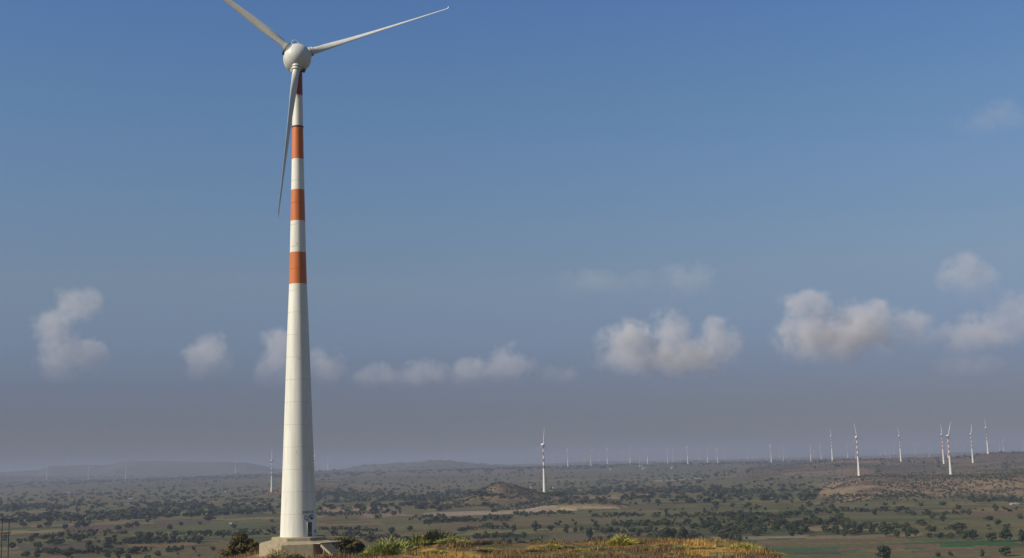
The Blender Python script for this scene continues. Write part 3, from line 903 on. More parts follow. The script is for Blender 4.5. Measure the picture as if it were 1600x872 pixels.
# trees measured in the photograph: x, foot y, width, height (photo pixels)
T1 = [(1382, 874, 27, 22), (1466, 870.5, 9, 8), (1486, 869.5, 10, 8), (1535, 871, 12, 12), (1571, 869, 20, 16), (1506, 844, 15, 17), (1520, 842, 18, 15), (1550, 846, 18, 15), (1572, 846, 24, 21),
      (1597, 849, 18, 20), (1498, 830, 27, 14), (1457, 811, 14, 10), (1497, 797, 12, 9), (1557, 797.5, 13, 9), (1473, 790, 13, 7), (1439, 791, 10, 6), (1402, 801, 11, 7), (1580, 783, 20, 9), (1531, 784, 24, 7),
      (1303, 834, 16, 15), (1340, 835, 20, 18), (1362, 834, 20, 17), (1384, 838, 22, 18), (1400, 840, 16, 12), (1419, 840, 10, 10), (1431, 838, 12, 13), (1452, 841, 10, 9), (1468, 841, 17, 9), (1484, 841, 14, 9),
      (1322, 829, 16, 12), (1440, 821, 22, 10), (1474, 816, 12, 12), (1545, 813, 18, 7), (1427, 806, 16, 8),
      (1030, 847, 22, 18), (1046, 848, 28, 23), (1064, 848, 26, 24), (1080, 847, 22, 16), (1235, 834, 24, 14), (1257, 833, 20, 13), (1290, 833, 14, 14), (1115, 834, 24, 12), (1140, 834, 22, 12), (1165, 832, 26, 14), (1190, 834, 22, 11), (1212, 830, 20, 12),
      (838, 831, 17, 16), (860, 830, 13, 9), (884, 833, 10, 10), (899, 832, 9, 9), (909, 831, 10, 9), (920, 841, 18, 16), (932, 830, 14, 8), (818, 842, 12, 9), (834, 851, 15, 9), (885, 856, 12, 9), (872, 856, 11, 8), (803, 832, 9, 13), (815, 852, 18, 8),
      (37, 823, 16, 8), (62, 826, 10, 7), (75, 824, 15, 10), (102, 827, 14, 8), (121, 826, 16, 11), (133, 825, 15, 13), (140, 818, 7, 5), (185, 828, 14, 8), (200, 825, 20, 8), (214, 823, 14, 8), (232, 816, 10, 6), (265, 828, 11, 9), (283, 822, 8, 7), (328, 814, 20, 9), (350, 805, 22, 11), (312, 820, 8, 5), (345, 835, 18, 7), (380, 834, 18, 8),
      (22, 801, 14, 16), (125, 789, 8, 10), (92, 798, 18, 9), (122, 846, 24, 12), (47, 847, 13, 8), (85, 852, 30, 11), (230, 847, 26, 14), (208, 849, 22, 11), (310, 850, 12, 9), (18, 858, 14, 11), (170, 858, 22, 10), (140, 862, 20, 11), (105, 871, 22, 10), (207, 866, 24, 12), (185, 868, 18, 11), (60, 856, 18, 9), (255, 845, 16, 9), (365, 826, 12, 7),
      (1265, 792, 12, 9), (1155, 779, 16, 8), (1105, 779, 8, 6), (1118, 791, 13, 9), (1166, 793, 20, 8), (1145, 792, 11, 6), (1234, 807, 14, 10), (1244, 807, 14, 10), (1262, 807, 13, 11), (1300, 798, 18, 10), (1115, 808, 12, 8), (1143, 807, 18, 9),
      (697, 796, 12, 7), (772, 800, 12, 6), (612, 836, 12, 12), (640, 829, 12, 8), (578, 847, 24, 12), (720, 831, 16, 7), (548, 768, 10, 6), (615, 806, 12, 8), (590, 810, 14, 6), (515, 806, 12, 6), (560, 828, 12, 7),
      (365, 792, 14, 7), (352, 796, 12, 6), (245, 788, 14, 6), (262, 787, 12, 6), (300, 793, 10, 6), (320, 790, 9, 7), (215, 800, 9, 5)]
SPECIAL = {0: 'dark bushy tree cut by the bottom edge, in front of the green field', 51: 'round dark tree standing alone in the pale field in the middle of the valley', 10: 'broad low tree right of centre of the right hand tree belt',
           36: 'largest dark tree of the clump at the edge of the brown field, right part', 35: 'large dark tree in the middle of the clump by the brown field', 34: 'leftmost tree of the dark clump by the brown field', 37: 'rightmost low tree of the dark clump by the brown field',
           5: 'left tree of the touching pair right of the green field', 6: 'right tree of the touching pair right of the green field', 4: 'round tree standing alone at the bottom right, near the frame corner', 3: 'small tree with a bare trunk just left of the round bottom right tree',
           1: 'left one of the two small round bushes below the green field', 2: 'right one of the two small round bushes below the green field', 9: 'dark tree cut by the right edge of the view', 8: 'tall tree in the group near the right edge',
           74: 'broad dark tree above the small green field left of the tall tower', 48: 'tall round tree left of the row in the valley middle', 78: 'dark tall tree at the left edge beside the far farmstead'}
zones = [(110, 'at the far left edge'), (215, 'under the far left cloud'), (330, 'under the round puff cloud'), (440, 'just left of the tall tower'), (560, 'just right of the tall tower'), (640, 'behind the large spiky shrub'), (740, 'behind the grassy mound'),
         (820, 'below the scrub hill'), (900, 'below the scrub hill turbine'), (1000, 'behind the crest shrub'), (1100, 'below the big middle cloud'), (1200, 'behind the right end shrub'), (1290, 'left of the table hill'), (1390, 'below the left table hill turbine'),
         (1450, 'between both table hill turbines'), (1530, 'below the right table hill turbine'), (1700, 'at the right edge')]
def tree_label(px, py, w, h):
    shape = 'wide' if w > 1.6 * h else 'tall' if h > 0.92 * w else 'round'
    size = 'tiny' if h < 6.5 else 'small' if h < 9 else 'medium' if h < 13 else 'big'
    bd = 'farthest' if py < 795 else 'far' if py < 808 else 'midway' if py < 822 else 'nearish' if py < 834 else 'near' if py < 846 else 'nearest'
    zn = next(nme for b2, nme in zones if px < b2)
    return f'{size} {shape} dark tree, {bd}, {zn}'
def ordinal(k):
    return ('leftmost', 'second', 'third', 'fourth', 'fifth', 'sixth', 'seventh', 'eighth', 'ninth', 'tenth', 'eleventh', 'twelfth')[k] if k < 12 else f'{k + 1}th'
cand = []
for k, (px, py, w, h) in enumerate(T1):
    P = ground_at_px(px, py)
    s = P[1] / F
    cand.append((h + 50 if k in SPECIAL else h + 2, px, py, P, w * s, h * s * 1.03, SPECIAL.get(k)))
# hedgerows and belts read off the photograph (photo pixels: x0,y0,x1,y1, tree height, spacing in px)
HEDGE = [(495, 772, 612, 776, 8, 4), (600, 781, 705, 782, 8, 4), (700, 770, 790, 776, 6, 4), (665, 818, 800, 812, 9, 6), (720, 829, 800, 824, 9, 7), (640, 812, 700, 806, 6, 6), (860, 775, 950, 772, 7, 4), (940, 768, 1100, 769, 7, 4), (1100, 772, 1200, 771, 8, 5),
         (925, 807, 1010, 806, 6, 5), (940, 833, 1030, 832, 10, 7), (960, 822, 1080, 820, 9, 7), (1080, 826, 1230, 822, 11, 8), (1095, 816, 1230, 812, 9, 7), (1230, 822, 1330, 819, 11, 8), (1330, 824, 1420, 826, 10, 8), (1040, 808, 1160, 805, 6, 5), (1150, 806, 1230, 807, 7, 5),
         (1250, 803, 1340, 800, 8, 6), (1300, 777, 1450, 775, 4, 4), (1515, 782, 1600, 784, 8, 6), (1340, 800, 1420, 797, 7, 6), (820, 838, 800, 842, 8, 5), (800, 805, 900, 803, 6, 5), (500, 805, 600, 803, 6, 6), (170, 850, 320, 846, 9, 7), (0, 792, 110, 795, 7, 5),
         (50, 842, 150, 838, 8, 7), (215, 838, 330, 834, 7, 7), (320, 838, 430, 834, 7, 6), (230, 792, 330, 790, 6, 5), (100, 830, 200, 834, 5, 6), (60, 866, 240, 862, 9, 7), (1440, 806, 1520, 800, 5, 5), (500, 828, 600, 830, 6, 6), (740, 842, 800, 838, 8, 6), (520, 838, 640, 842, 8, 7)]
for x0, y0, x1, y1, hh, spc in HEDGE:
    L = abs(x1 - x0); n = max(3, int(L / spc * 1.7))
    for q in range(n):
        f = (q + rg.uniform(-.4, .4)) / n
        px = x0 + (x1 - x0) * f; py = y0 + (y1 - y0) * f + rg.normal() * 1.1
        h = hh * rg.uniform(0.4, 1.15); w = h * rg.uniform(0.95, 1.7)
        P = ground_at_px(px, py)
        s = P[1] / F
        cand.append((h, px, py, P, w * s, h * s, None))
# scattered trees by density over the plain
def scatter(n, y0, y1, thr, hlo, hhi, seed):
    r = np.random.default_rng(seed)
    u = r.uniform(size=n)
    Y = 1 / (1 / y0 - u * (1 / y0 - 1 / y1))
    px = r.uniform(-60, 1660, n)
    x = (px - 800) / F * Y
    den = fbm(x / 330 + 0.0004 * Y, Y / 58, seed + 1, 4)
    keep = den + 0.10 * r.normal(size=n) > thr
    x, Y, px = x[keep], Y[keep], px[keep]
    z = height(x, Y)
    h = r.uniform(hlo, hhi, len(x)) * (0.7 + 0.6 * fbm(x / 300, Y / 300, seed + 2, 2))
    w = h * r.uniform(1.0, 1.7, len(x))
    return x, Y, z, w, h, px
xs, Ys, zs, ws, hs, pxs_ = scatter(2200, 760, 1700, 0.63, 1.6, 6.0, 500)
_, pys_ = project(np.stack([xs, Ys, zs], 1))
okm = ~((pxs_ > 1150) & (pys_ > 838)) & (np.hypot((xs + 43) / 70, (Ys - 1890) / 105) > 1) & ~((pxs_ > 1270) & (Ys > 1560)) & ~((pxs_ > 640) & (pxs_ < 860) & (pys_ > 796) & (pys_ < 806))
for q in np.nonzero(okm)[0]:
    cand.append((hs[q] / Ys[q] * F, pxs_[q], pys_[q], np.array([xs[q], Ys[q], zs[q]]), ws[q], hs[q], None))
cand.sort(key=lambda c: -c[0])
inview = lambda c: -15 < c[1] < 1615 and 740 < c[2] < 885
near = [c for c in cand if inview(c)][:300]
ids = {id(c) for c in near}
labs = [c[6] or tree_label(c[1], c[2], c[4] * F / c[3][1], c[5] * F / c[3][1]) for c in near]
for q, (_, px, py, P, w, h, lab) in enumerate(near):
    same = sorted([near[k][1] for k in range(len(near)) if labs[k] == labs[q]])
    lb = labs[q] + (', leftmost' if len(same) > 1 and same.index(px) == 0 else f', {ordinal(same.index(px))} from left' if len(same) > 1 else '')
    plant_tree(P, w, h, lb, 'trees scattered over the valley fields', q)
rest = [c for c in cand if id(c) not in ids]

def merge_trees(name, items, nleaf, lsize, material, nvar=6, seed=9, tint=(0.75, 1.3)):
    """items: rows of x, y, z, w, h"""
    r = np.random.default_rng(seed)
    var = [crown(r, 5 + v % 3 * 2, nleaf, lsize, 0.8) for v in range(nvar)]
    VV = []; FF = []; CC = []; off_ = 0
    items = np.asarray(items)
    vi = r.integers(0, nvar, len(items)); rot = r.uniform(0, 6.28, len(items)); tn = r.uniform(*tint, len(items)); tg = r.uniform(0.88, 1.12, len(items))
    for k in range(nvar):
        V, Fq = var[k]
        it = items[vi == k]; ro = rot[vi == k]; t_ = tn[vi == k]; t2 = tg[vi == k]
        if not len(it):
            continue
        c, s = np.cos(ro), np.sin(ro)
        x = (V[None, :, 0] * c[:, None] - V[None, :, 1] * s[:, None]) * it[:, 3:4] + it[:, 0:1]
        y = (V[None, :, 0] * s[:, None] + V[None, :, 1] * c[:, None]) * it[:, 3:4] + it[:, 1:2]
        z = (V[None, :, 2] - 0.1) * it[:, 4:5] * 1.1 + it[:, 2:3]
        P = np.stack([x, y, z], -1)
        n, mv = P.shape[:2]
        VV.append(P.reshape(-1, 3))
        FF.append((Fq[None] + (np.arange(n) * mv)[:, None, None]).reshape(-1, 4) + off_)
        CC.append(np.repeat(np.stack([t_ * t2, t_, t_ / t2], 1), mv, 0))
        off_ += n * mv
    return mesh(name, np.vstack(VV), np.vstack(FF), material, False, np.vstack(CC))
o = link('distant_trees', merge_trees('distant_trees', [(*c[3], c[4], c[5]) for c in rest], 60, 0.27, M_leafs))
o['kind'] = 'stuff'; tag(o, 'smaller bushes and trees strewn in rows across the valley floor', 'woodland')
# far woods
xs, Ys, zs, ws, hs, _ = scatter(9500, 1700, 5200, 0.56, 3.0, 8.0, 640)
ok = (np.hypot((xs + 43) / 75, (Ys - 1890) / 110) > 1) & ~((800 + F * xs / Ys > 1262) & (Ys < 2700)) & (np.hypot((xs + 553) / 130, (Ys - 3050) / 200) > 1) & ~((800 + F * xs / Ys > 1140) & (Ys > 2600) & (hash2(np.floor(xs), np.floor(Ys), 4) < 0.6))
o = link('far_woods', merge_trees('far_woods', np.stack([xs, Ys, zs, ws * 1.2, hs * 0.9], 1)[ok], 18, 0.46, M_leafs, seed=19))
o['kind'] = 'stuff'; tag(o, 'bluish dark woods far across the plain', 'woodland')
xs, Ys, zs, ws, hs, _ = scatter(5000, 5200, 10500, 0.52, 3, 7.5, 700)
o = link('hazy_woods', merge_trees('hazy_woods', np.stack([xs, Ys, zs, ws * 2.2, hs], 1), 10, 0.6, M_leafs, seed=29))
o['kind'] = 'stuff'; tag(o, 'hazy tree cover at the foot of the farthest hills', 'woodland')
# scrub on the tan hills
r = np.random.default_rng(88)
pts = []
n = 2600; a = r.uniform(0, 6.28, n); q = np.sqrt(r.uniform(0, 1, n))
pts.append(np.stack([-43 + 88 * q * np.cos(a), 1880 + 125 * q * np.sin(a)], 1))
n = 1500; pts.append(np.stack([r.uniform(-30, 150, n), r.uniform(1640, 2040, n)], 1))
n = 4600; Y = r.uniform(1560, 2550, n); pts.append(np.stack([(r.uniform(1268, 1640, n) - 800) / F * Y, Y], 1))
n = 500; pts.append(np.stack([-553 + 130 * r.normal(size=n), 3030 + 130 * r.normal(size=n)], 1))
n = 2500; Y = r.uniform(2650, 4200, n); pts.append(np.stack([(r.uniform(1150, 1640, n) - 800) / F * Y, Y], 1))
pts = np.vstack(pts)
keep = fbm(pts[:, 0] / 30, pts[:, 1] / 60, 903, 3) + 0.08 * r.normal(size=len(pts)) > 0.43
pts = pts[keep]
hh = r.uniform(0.9, 2.6, len(pts))
o = link('hill_scrub', merge_trees('hill_scrub', np.stack([pts[:, 0], pts[:, 1], height(pts[:, 0], pts[:, 1]), hh * r.uniform(1.2, 2.2, len(pts)), hh], 1), 14, 0.5, M_scrub, seed=39))
o['kind'] = 'stuff'; tag(o, 'low thorn scrub dotted over the tan hills', 'scrub')

# ------------------------------------------------------------------ near bushes
def spiky_mesh(name, nblade, rg, m, upright=0.6, wid=0.009):
    """unit shrub: many thin upward blades from a broad foot, radius 0.5, height 1"""
    a = rg.uniform(0, 6.28, nblade); q = np.sqrt(rg.uniform(0, 1, nblade)) * 0.46
    lump = 0.7 + 0.3 * np.sin(a * 3 + q * 9)
    base = np.stack([np.cos(a) * q, np.sin(a) * q, rg.uniform(-0.05, 0.72, nblade) * (1 - (q / 0.5) ** 2) * lump], 1)
    lean = rg.normal(size=(nblade, 3)) * 0.22 + np.stack([np.cos(a) * q * 0.9, np.sin(a) * q * 0.9, np.full(nblade, upright)], 1)
    lean /= np.linalg.norm(lean, axis=1, keepdims=True)
    L = rg.uniform(0.16, 0.38, nblade)[:, None]
    side = np.cross(lean, rg.normal(size=(nblade, 3))); side /= np.linalg.norm(side, axis=1, keepdims=True)
    w = wid * rg.uniform(0.7, 1.5, nblade)[:, None]
    mid = base + lean * L * 0.55
    tip = base + lean * L + np.stack([np.cos(a), np.sin(a), a * 0], 1) * L * 0.12
    V = np.stack([base - side * w * .6, base + side * w * .6, mid + side * w, mid - side * w, tip], 1).reshape(-1, 3)
    k = np.arange(nblade)[:, None] * 5
    Fc = [tuple(x) for x in np.hstack([k, k + 1, k + 2, k + 3])] + [tuple(x) for x in np.hstack([k + 3, k + 2, k + 4])]
    return mesh(name, V, Fc, m)
SP = [spiky_mesh('foliage', 1700, rg, M_spiky, 0.85, 0.0115) for _ in range(3)]
SPT = [spiky_mesh('foliage', 1500, rg, M_thorn, 0.6, 0.012) for _ in range(2)]
def bush_crown(rg, m):
    V, Fq = crown(rg, 16, 1500, 0.055, 0.95)
    V[:, 2] = (V[:, 2] - 0.2) * 1.25
    return mesh('foliage', V, Fq, m)
THIN = spiky_mesh('foliage', 260, rg, M_thorn, 0.45, 0.012)
OL = [bush_crown(rg, M_olive) for _ in range(3)]
TH = [bush_crown(rg, M_thorn) for _ in range(2)]
def stems(rg):
    m = MB()
    for q in range(7):
        a = q * 0.9 + rg.uniform(0, .5)
        m.tube([(0, 0, -0.1), (0.06 * math.cos(a), 0.06 * math.sin(a), 0.25), (0.15 * math.cos(a), 0.15 * math.sin(a), 0.5)], [0.012, 0.009, 0.004], 5)
    return m.mesh('stems', M_bark)
ST = stems(rg)
BUSH = [  # px, foot y, width, height, distance, foliage, label
 (610, 873, 62, 36, 186, SP[0], 'large spiky yellow green shrub, left end of the grassy mound'),
 (580, 874, 34, 18, 184, SP[1], 'low spiky shrub at the left foot of the grassy mound'),
 (652, 853, 34, 22, 196, SP[1], 'yellow green spiky shrub behind the golden grass of the mound'),
 (684, 852, 60, 27, 199, SPT[0], 'dense brownish bush crowning the grassy mound'),
 (706, 860, 46, 20, 193, SP[2], 'spiky green shrub on the right of the mound, before the brown bush'),
 (679, 876, 36, 18, 183, SP[0], 'spiky green shrub at the bottom edge in front of the mound'),
 (722, 853, 26, 14, 198, SPT[1], 'small brown bush at the right end of the mound'),
 (973, 853.5, 42, 19, 192, SP[2], 'yellowish spiky shrub standing up on the grassy crest, middle of the frontage'),
 (862, 860, 30, 11, 192, SP[1], 'small pale green shrub left of the yellowish crest shrub'),
 (1066, 869, 34, 18, 186, SP[0], 'pale spiky shrub between the golden grass patches'),
 (1160, 873, 48, 26, 185, SP[1], 'large spiky green shrub at the right end of the grassy frontage'),
 (1128, 862, 16, 11, 189, SPT[0], 'thin brown sapling left of the right end shrub'),
 (1205, 872, 40, 10, 187, SPT[1], 'low dry brush right of the right end shrub'),
 (378, 868, 44, 30, 197, OL[0], 'dark olive bush left of the concrete base'),
 (398, 868, 26, 20, 196, OL[1], 'small olive bush close against the left of the concrete base'),
 (356, 870, 30, 12, 197, OL[2], 'low yellow olive bush, leftmost beside the concrete base'),
 (538, 868, 50, 26, 200, OL[1], 'dark olive bush behind the concrete stairs'),
 (520, 866, 24, 16, 203, OL[2], 'small olive bush in the shade of the landing slab'),
 (434, 869, 30, 19, 181, THIN, 'thin dry grey bush in front of the concrete base'),
 (462, 869, 22, 6, 181, SPT[1], 'tuft of dry weeds at the foot of the concrete base'),
 (1020, 872, 30, 9, 184, SPT[0], 'dry tuft in the golden grass, middle right'),
 (800, 873, 34, 10, 184, SPT[1], 'dry tuft at the bottom edge, middle of the frontage'),
 (905, 873, 26, 11, 184, SP[2], 'small green tuft at the bottom edge below the crest shrub'),
 (940, 870, 22, 11, 186, SP[1], 'pale green tuft left of the crest shrub'),
 (556, 868, 34, 19, 197, OL[0], 'brownish olive bush on the bank right of the concrete stairs'),
 (630, 864, 30, 24, 190, SP[2], 'tall spiky shrub touching the right side of the largest one'),
 (672, 850, 40, 22, 201, SP[0], 'yellow green shrub low behind the brown crown of the mound'),
 (760, 872, 40, 12, 186, SPT[0], 'brown dry brush right of the grassy mound'),
 (836, 869, 26, 11, 188, SPT[1], 'brown dry brush left of the small pale green shrub'),
 (1100, 871, 34, 13, 186, SPT[0], 'brown dry brush left of the large right end shrub'),
 (1040, 861, 26, 9, 191, SPT[1], 'low dry brush behind the pale spiky shrub'),
 (888, 858, 18, 8, 193, SPT[0], 'little dry brush on the crest skyline'),
 (1000, 858, 20, 8, 192, SPT[1], 'little dry brush right of the yellowish crest shrub'),
]
for px, py, w, h, Y, fol, lab in BUSH:
    s = Y / F
    P = EYE + pxray(px, py) * Y
    z = float(height(P[0], P[1]))
    o = thing('shrub', lab, 'shrub', (P[0], P[1], z - 0.05), rg.uniform(0, 6.28), 'shrubs on the near hilltop')
    # tops stand where the photo has them, feet on the ground
    ztop = float((EYE + pxray(px, py - h) * Y)[2])
    H = max(0.5, ztop - z) * 1.2
    f = link('foliage', fol, o); f.scale = (w * s, w * s, H)
    f = link('stems', ST, o); f.scale = (w * s, w * s, H)

# dry grass
r = np.random.default_rng(131)
n = 110000
gx = r.uniform(-48, 50, n); gy = r.uniform(158, 214, n)
gk = fbm(gx / 3.2, gy / 3.2, 303, 4)
keep = (gk + 0.08 * r.normal(size=n) > 0.53) & (np.hypot(gx + 33.7, gy - 190) > 8.2)
gx, gy, gk = gx[keep], gy[keep], gk[keep]
gz = height(gx, gy)
keep = gz > 44
gx, gy, gz, gk = gx[keep], gy[keep], gz[keep], gk[keep]
n = len(gx)
a = r.uniform(0, 6.28, n); hgt = r.uniform(0.14, 0.50, n) * (0.35 + 1.9 * (gk - 0.45) / 0.3); w = r.uniform(0.03, 0.075, n)
bp = np.stack([gx, gy, gz - 0.03], 1); sd = np.stack([np.cos(a) * w, np.sin(a) * w, a * 0], 1)
tp = bp + np.stack([r.normal(size=n) * 0.12, r.normal(size=n) * 0.12, hgt], 1)
V = np.stack([bp - sd, bp + sd, tp], 1).reshape(-1, 3)
zone_g = ss(0.46, 0.58, fbm(gx / 7, gy / 7, 231, 3))
gpx = 800 + F * gx / gy
gold = np.clip(np.exp(-((gpx - 1085) / 95) ** 4) + np.exp(-((gpx - 690) / 60) ** 4) + 0.25 * np.exp(-((gpx - 880) / 60) ** 4), 0, 1)
zone_g = zone_g * (0.15 + 0.85 * gold)
tint = np.stack([0.42 + 0.62 * zone_g, 0.44 + 0.62 * zone_g, 0.62 + 0.33 * zone_g], 1)
grn = (hash2(np.floor(gx / 2), np.floor(gy / 2), 5) > 0.78)
tint = np.where(grn[:, None], np.array((0.52, 0.68, 0.8)), tint)
o = link('dry_grass', mesh('dry_grass', V, np.arange(n * 3).reshape(-1, 3), M_grass, False, np.repeat(tint, 3, 0)))
o['kind'] = 'stuff'; tag(o, 'golden dry grass on the near hilltop', 'grass')

# loose stones at the foot of the base
def rock_mesh(seed):
    r = np.random.default_rng(seed)
    m = MB(); m.lathe([(0.25, -0.3), (0.5, -0.12), (0.46, 0.15), (0.26, 0.32)], 7)
    V = np.array(m.V) * r.uniform(0.75, 1.25, (len(m.V), 1)) * np.array((1, 0.8, 0.8))
    return mesh('stone', V, m.F, M_rock)
RK = [rock_mesh(q) for q in range(4)]
STN = [(390, 867, 0.55, 'largest pale stone left of the concrete base'), (398, 869, 0.4, 'squat stone touching the left corner of the base'), (405, 870, 0.35, 'small stone at the front left corner of the base'), (383, 869, 0.3, 'small stone left of the largest pale stone'), (466, 869, 0.6, 'flat brown stone before the middle of the base'),
       (561, 866, 0.5, 'tan stone on the bank right of the stairs'), (574, 858, 0.45, 'pale stone high on the bank left of the spiky shrub'), (586, 862, 0.6, 'dark stone beside the large spiky shrub'), (747, 862, 0.6, 'dark stone at the right end of the mound')]
for q, (px, py, sz, lab) in enumerate(STN):
    P = EYE + pxray(px, py) * (182 if px < 500 else 188)
    o = link('stone', RK[q % 4], None, (P[0], P[1], float(height(P[0], P[1])) + sz * 0.12), q * 1.3)
    o.scale = (sz, sz, sz)
    tag(o, lab, 'stone', 'loose stones on the hilltop')

# ------------------------------------------------------------------ transformer on a pole pair, left edge
P = EYE + pxray(8, 845) * 300
zp = float(height(P[0], P[1]))
zt = float((EYE + pxray(8, 811) * 300)[2])
Hh = zt - zp
tr = thing('pole_transformer', 'pair of dark poles carrying a rusty transformer platform at the left edge', 'power pole', (P[0], P[1], zp), math.atan2(-P[0], P[1]))
for sx in (-0.78, 0.78):
    m = MB(); m.tube([(sx, 0, -1), (sx, 0, Hh)], [0.13, 0.09], 8); m.build('pole', M_pole, tr, True)
for dz_, ln in ((0.15, 2.3), (0.75, 1.9)):
    m = MB(); m.box((0, -0.14, Hh - dz_), (ln, 0.14, 0.2)); m.build('cross_arm', M_rust, tr)
for sx in (-0.95, -0.35, 0.35, 0.95):
    m = MB(); m.lathe([(0.03, 0), (0.09, 0.06), (0.04, 0.1), (0.09, 0.16), (0.04, 0.2), (0.07, 0.28), (0.02, 0.34)], 8); m.V = [(a + sx, b_ - 0.14, c + Hh - 0.08) for a, b_, c in m.V]; m.build('insulator', M_porcelain, tr, True)
hp = Hh - float(EYE[2] + 0 - 0) * 0 - 3.3
m = MB(); m.box((0, -0.1, hp), (2.5, 0.8, 0.28)); m.build('platform', M_rust, tr)
m = MB()
for sx in (-0.8, -0.27, 0.27, 0.8):
    m.box((sx, -0.2, hp - 0.35), (0.16, 0.12, 0.9), Matrix.Rotation(0.5 if sx < 0 else -0.5, 3, 'Y'))
m.build('platform_brace', M_rust, tr)
m = MB(); m.box((0, -0.1, hp - 0.95), (1.0, 0.7, 1.1))
tk = m.build('transformer_tank', M_steel, tr)
m = MB()
for q in range(5):
    m.box((-0.3 + 0.15 * q, -0.45, hp - 0.78), (0.03, 0.16, 0.6))
m.build('cooling_fin', M_steel, tk)

# ------------------------------------------------------------------ far houses and huts
def house(px, py, w, d, h, label, wall, roof=None, rot=0.3):
    P = ground_at_px(px, py)
    o = thing('house', label, 'house', (P[0], P[1], float(height(P[0], P[1])) - 0.2), rot, 'small buildings in the valley')
    m = MB(); m.box((0, 0, h / 2), (w, d, h)); m.build('wall', wall, o)
    m = MB()
    if roof:
        m.add([(-w / 2 - .3, -d / 2 - .3, h + .01), (w / 2 + .3, -d / 2 - .3, h + .01), (w / 2 + .3, d / 2 + .3, h + .01), (-w / 2 - .3, d / 2 + .3, h + .01), (-w / 2 - .3, 0, h + d * .3), (w / 2 + .3, 0, h + d * .3)], [(3, 2, 1, 0), (0, 1, 5, 4), (2, 3, 4, 5), (0, 4, 3), (1, 2, 5)])
    else:
        m.box((0, 0, h + 0.16), (w + .4, d + .4, 0.3))
    m.build('roof', roof or wall, o)
    m = MB(); m.box((-w * .15, -d / 2 - 0.02, 1.05), (1.0, 0.08, 2.1)); m.build('door', M_dark, o)
    m = MB(); m.box((w * .25, -d / 2 - 0.02, 1.6), (1.1, 0.08, 1.1)); m.build('window', M_dark, o)
house(339, 769, 10, 7, 4, 'left one of two white houses far left of the tall tower', M_lime, None)
house(354, 769, 8, 6, 5, 'right one of two white houses far left of the tall tower', M_lime, None, 0.6)
house(361, 819, 4.6, 2.2, 1.5, 'small white shed on the green field left of the tall tower', M_lime, M_lime, -0.5)
house(204, 781.5, 8, 6, 3, 'pale shed among far trees on the left', M_lime, M_roof)
house(107, 771.5, 9, 6, 3.5, 'grey roofed hut far off on the left', M_brickwall, M_roof, 0.1)
house(955, 735, 9, 8, 9, 'white block house far off below the turbine row', M_lime, None)
house(1001.5, 729.5, 14, 9, 9, 'white house beside the small faint turbine in the far row', M_lime, None, 0.2)
house(1006, 734, 14, 9, 6, 'pale house below the white house of the far row', M_lime, M_roof)
house(1051, 732.5, 13, 9, 6, 'low pale house far off above the woods, right of the others', M_lime, M_roof)
house(866, 763.5, 7, 6, 4, 'white hut in the woods right of the scrub hill turbine', M_lime, None)
house(831, 763, 6, 5, 3.5, 'white hut in the woods left of the scrub hill turbine', M_lime, None)
house(1014, 776, 5, 4, 3.5, 'small pale hut at the edge of the middle field', M_lime, None)
house(1160, 779, 5, 4, 4, 'small pale hut beside the twin trees at the far field edge', M_lime, None)
house(1585, 789, 9, 4, 1.3, 'long low white shed at the right edge of the valley', M_lime, M_roof, 0.1)

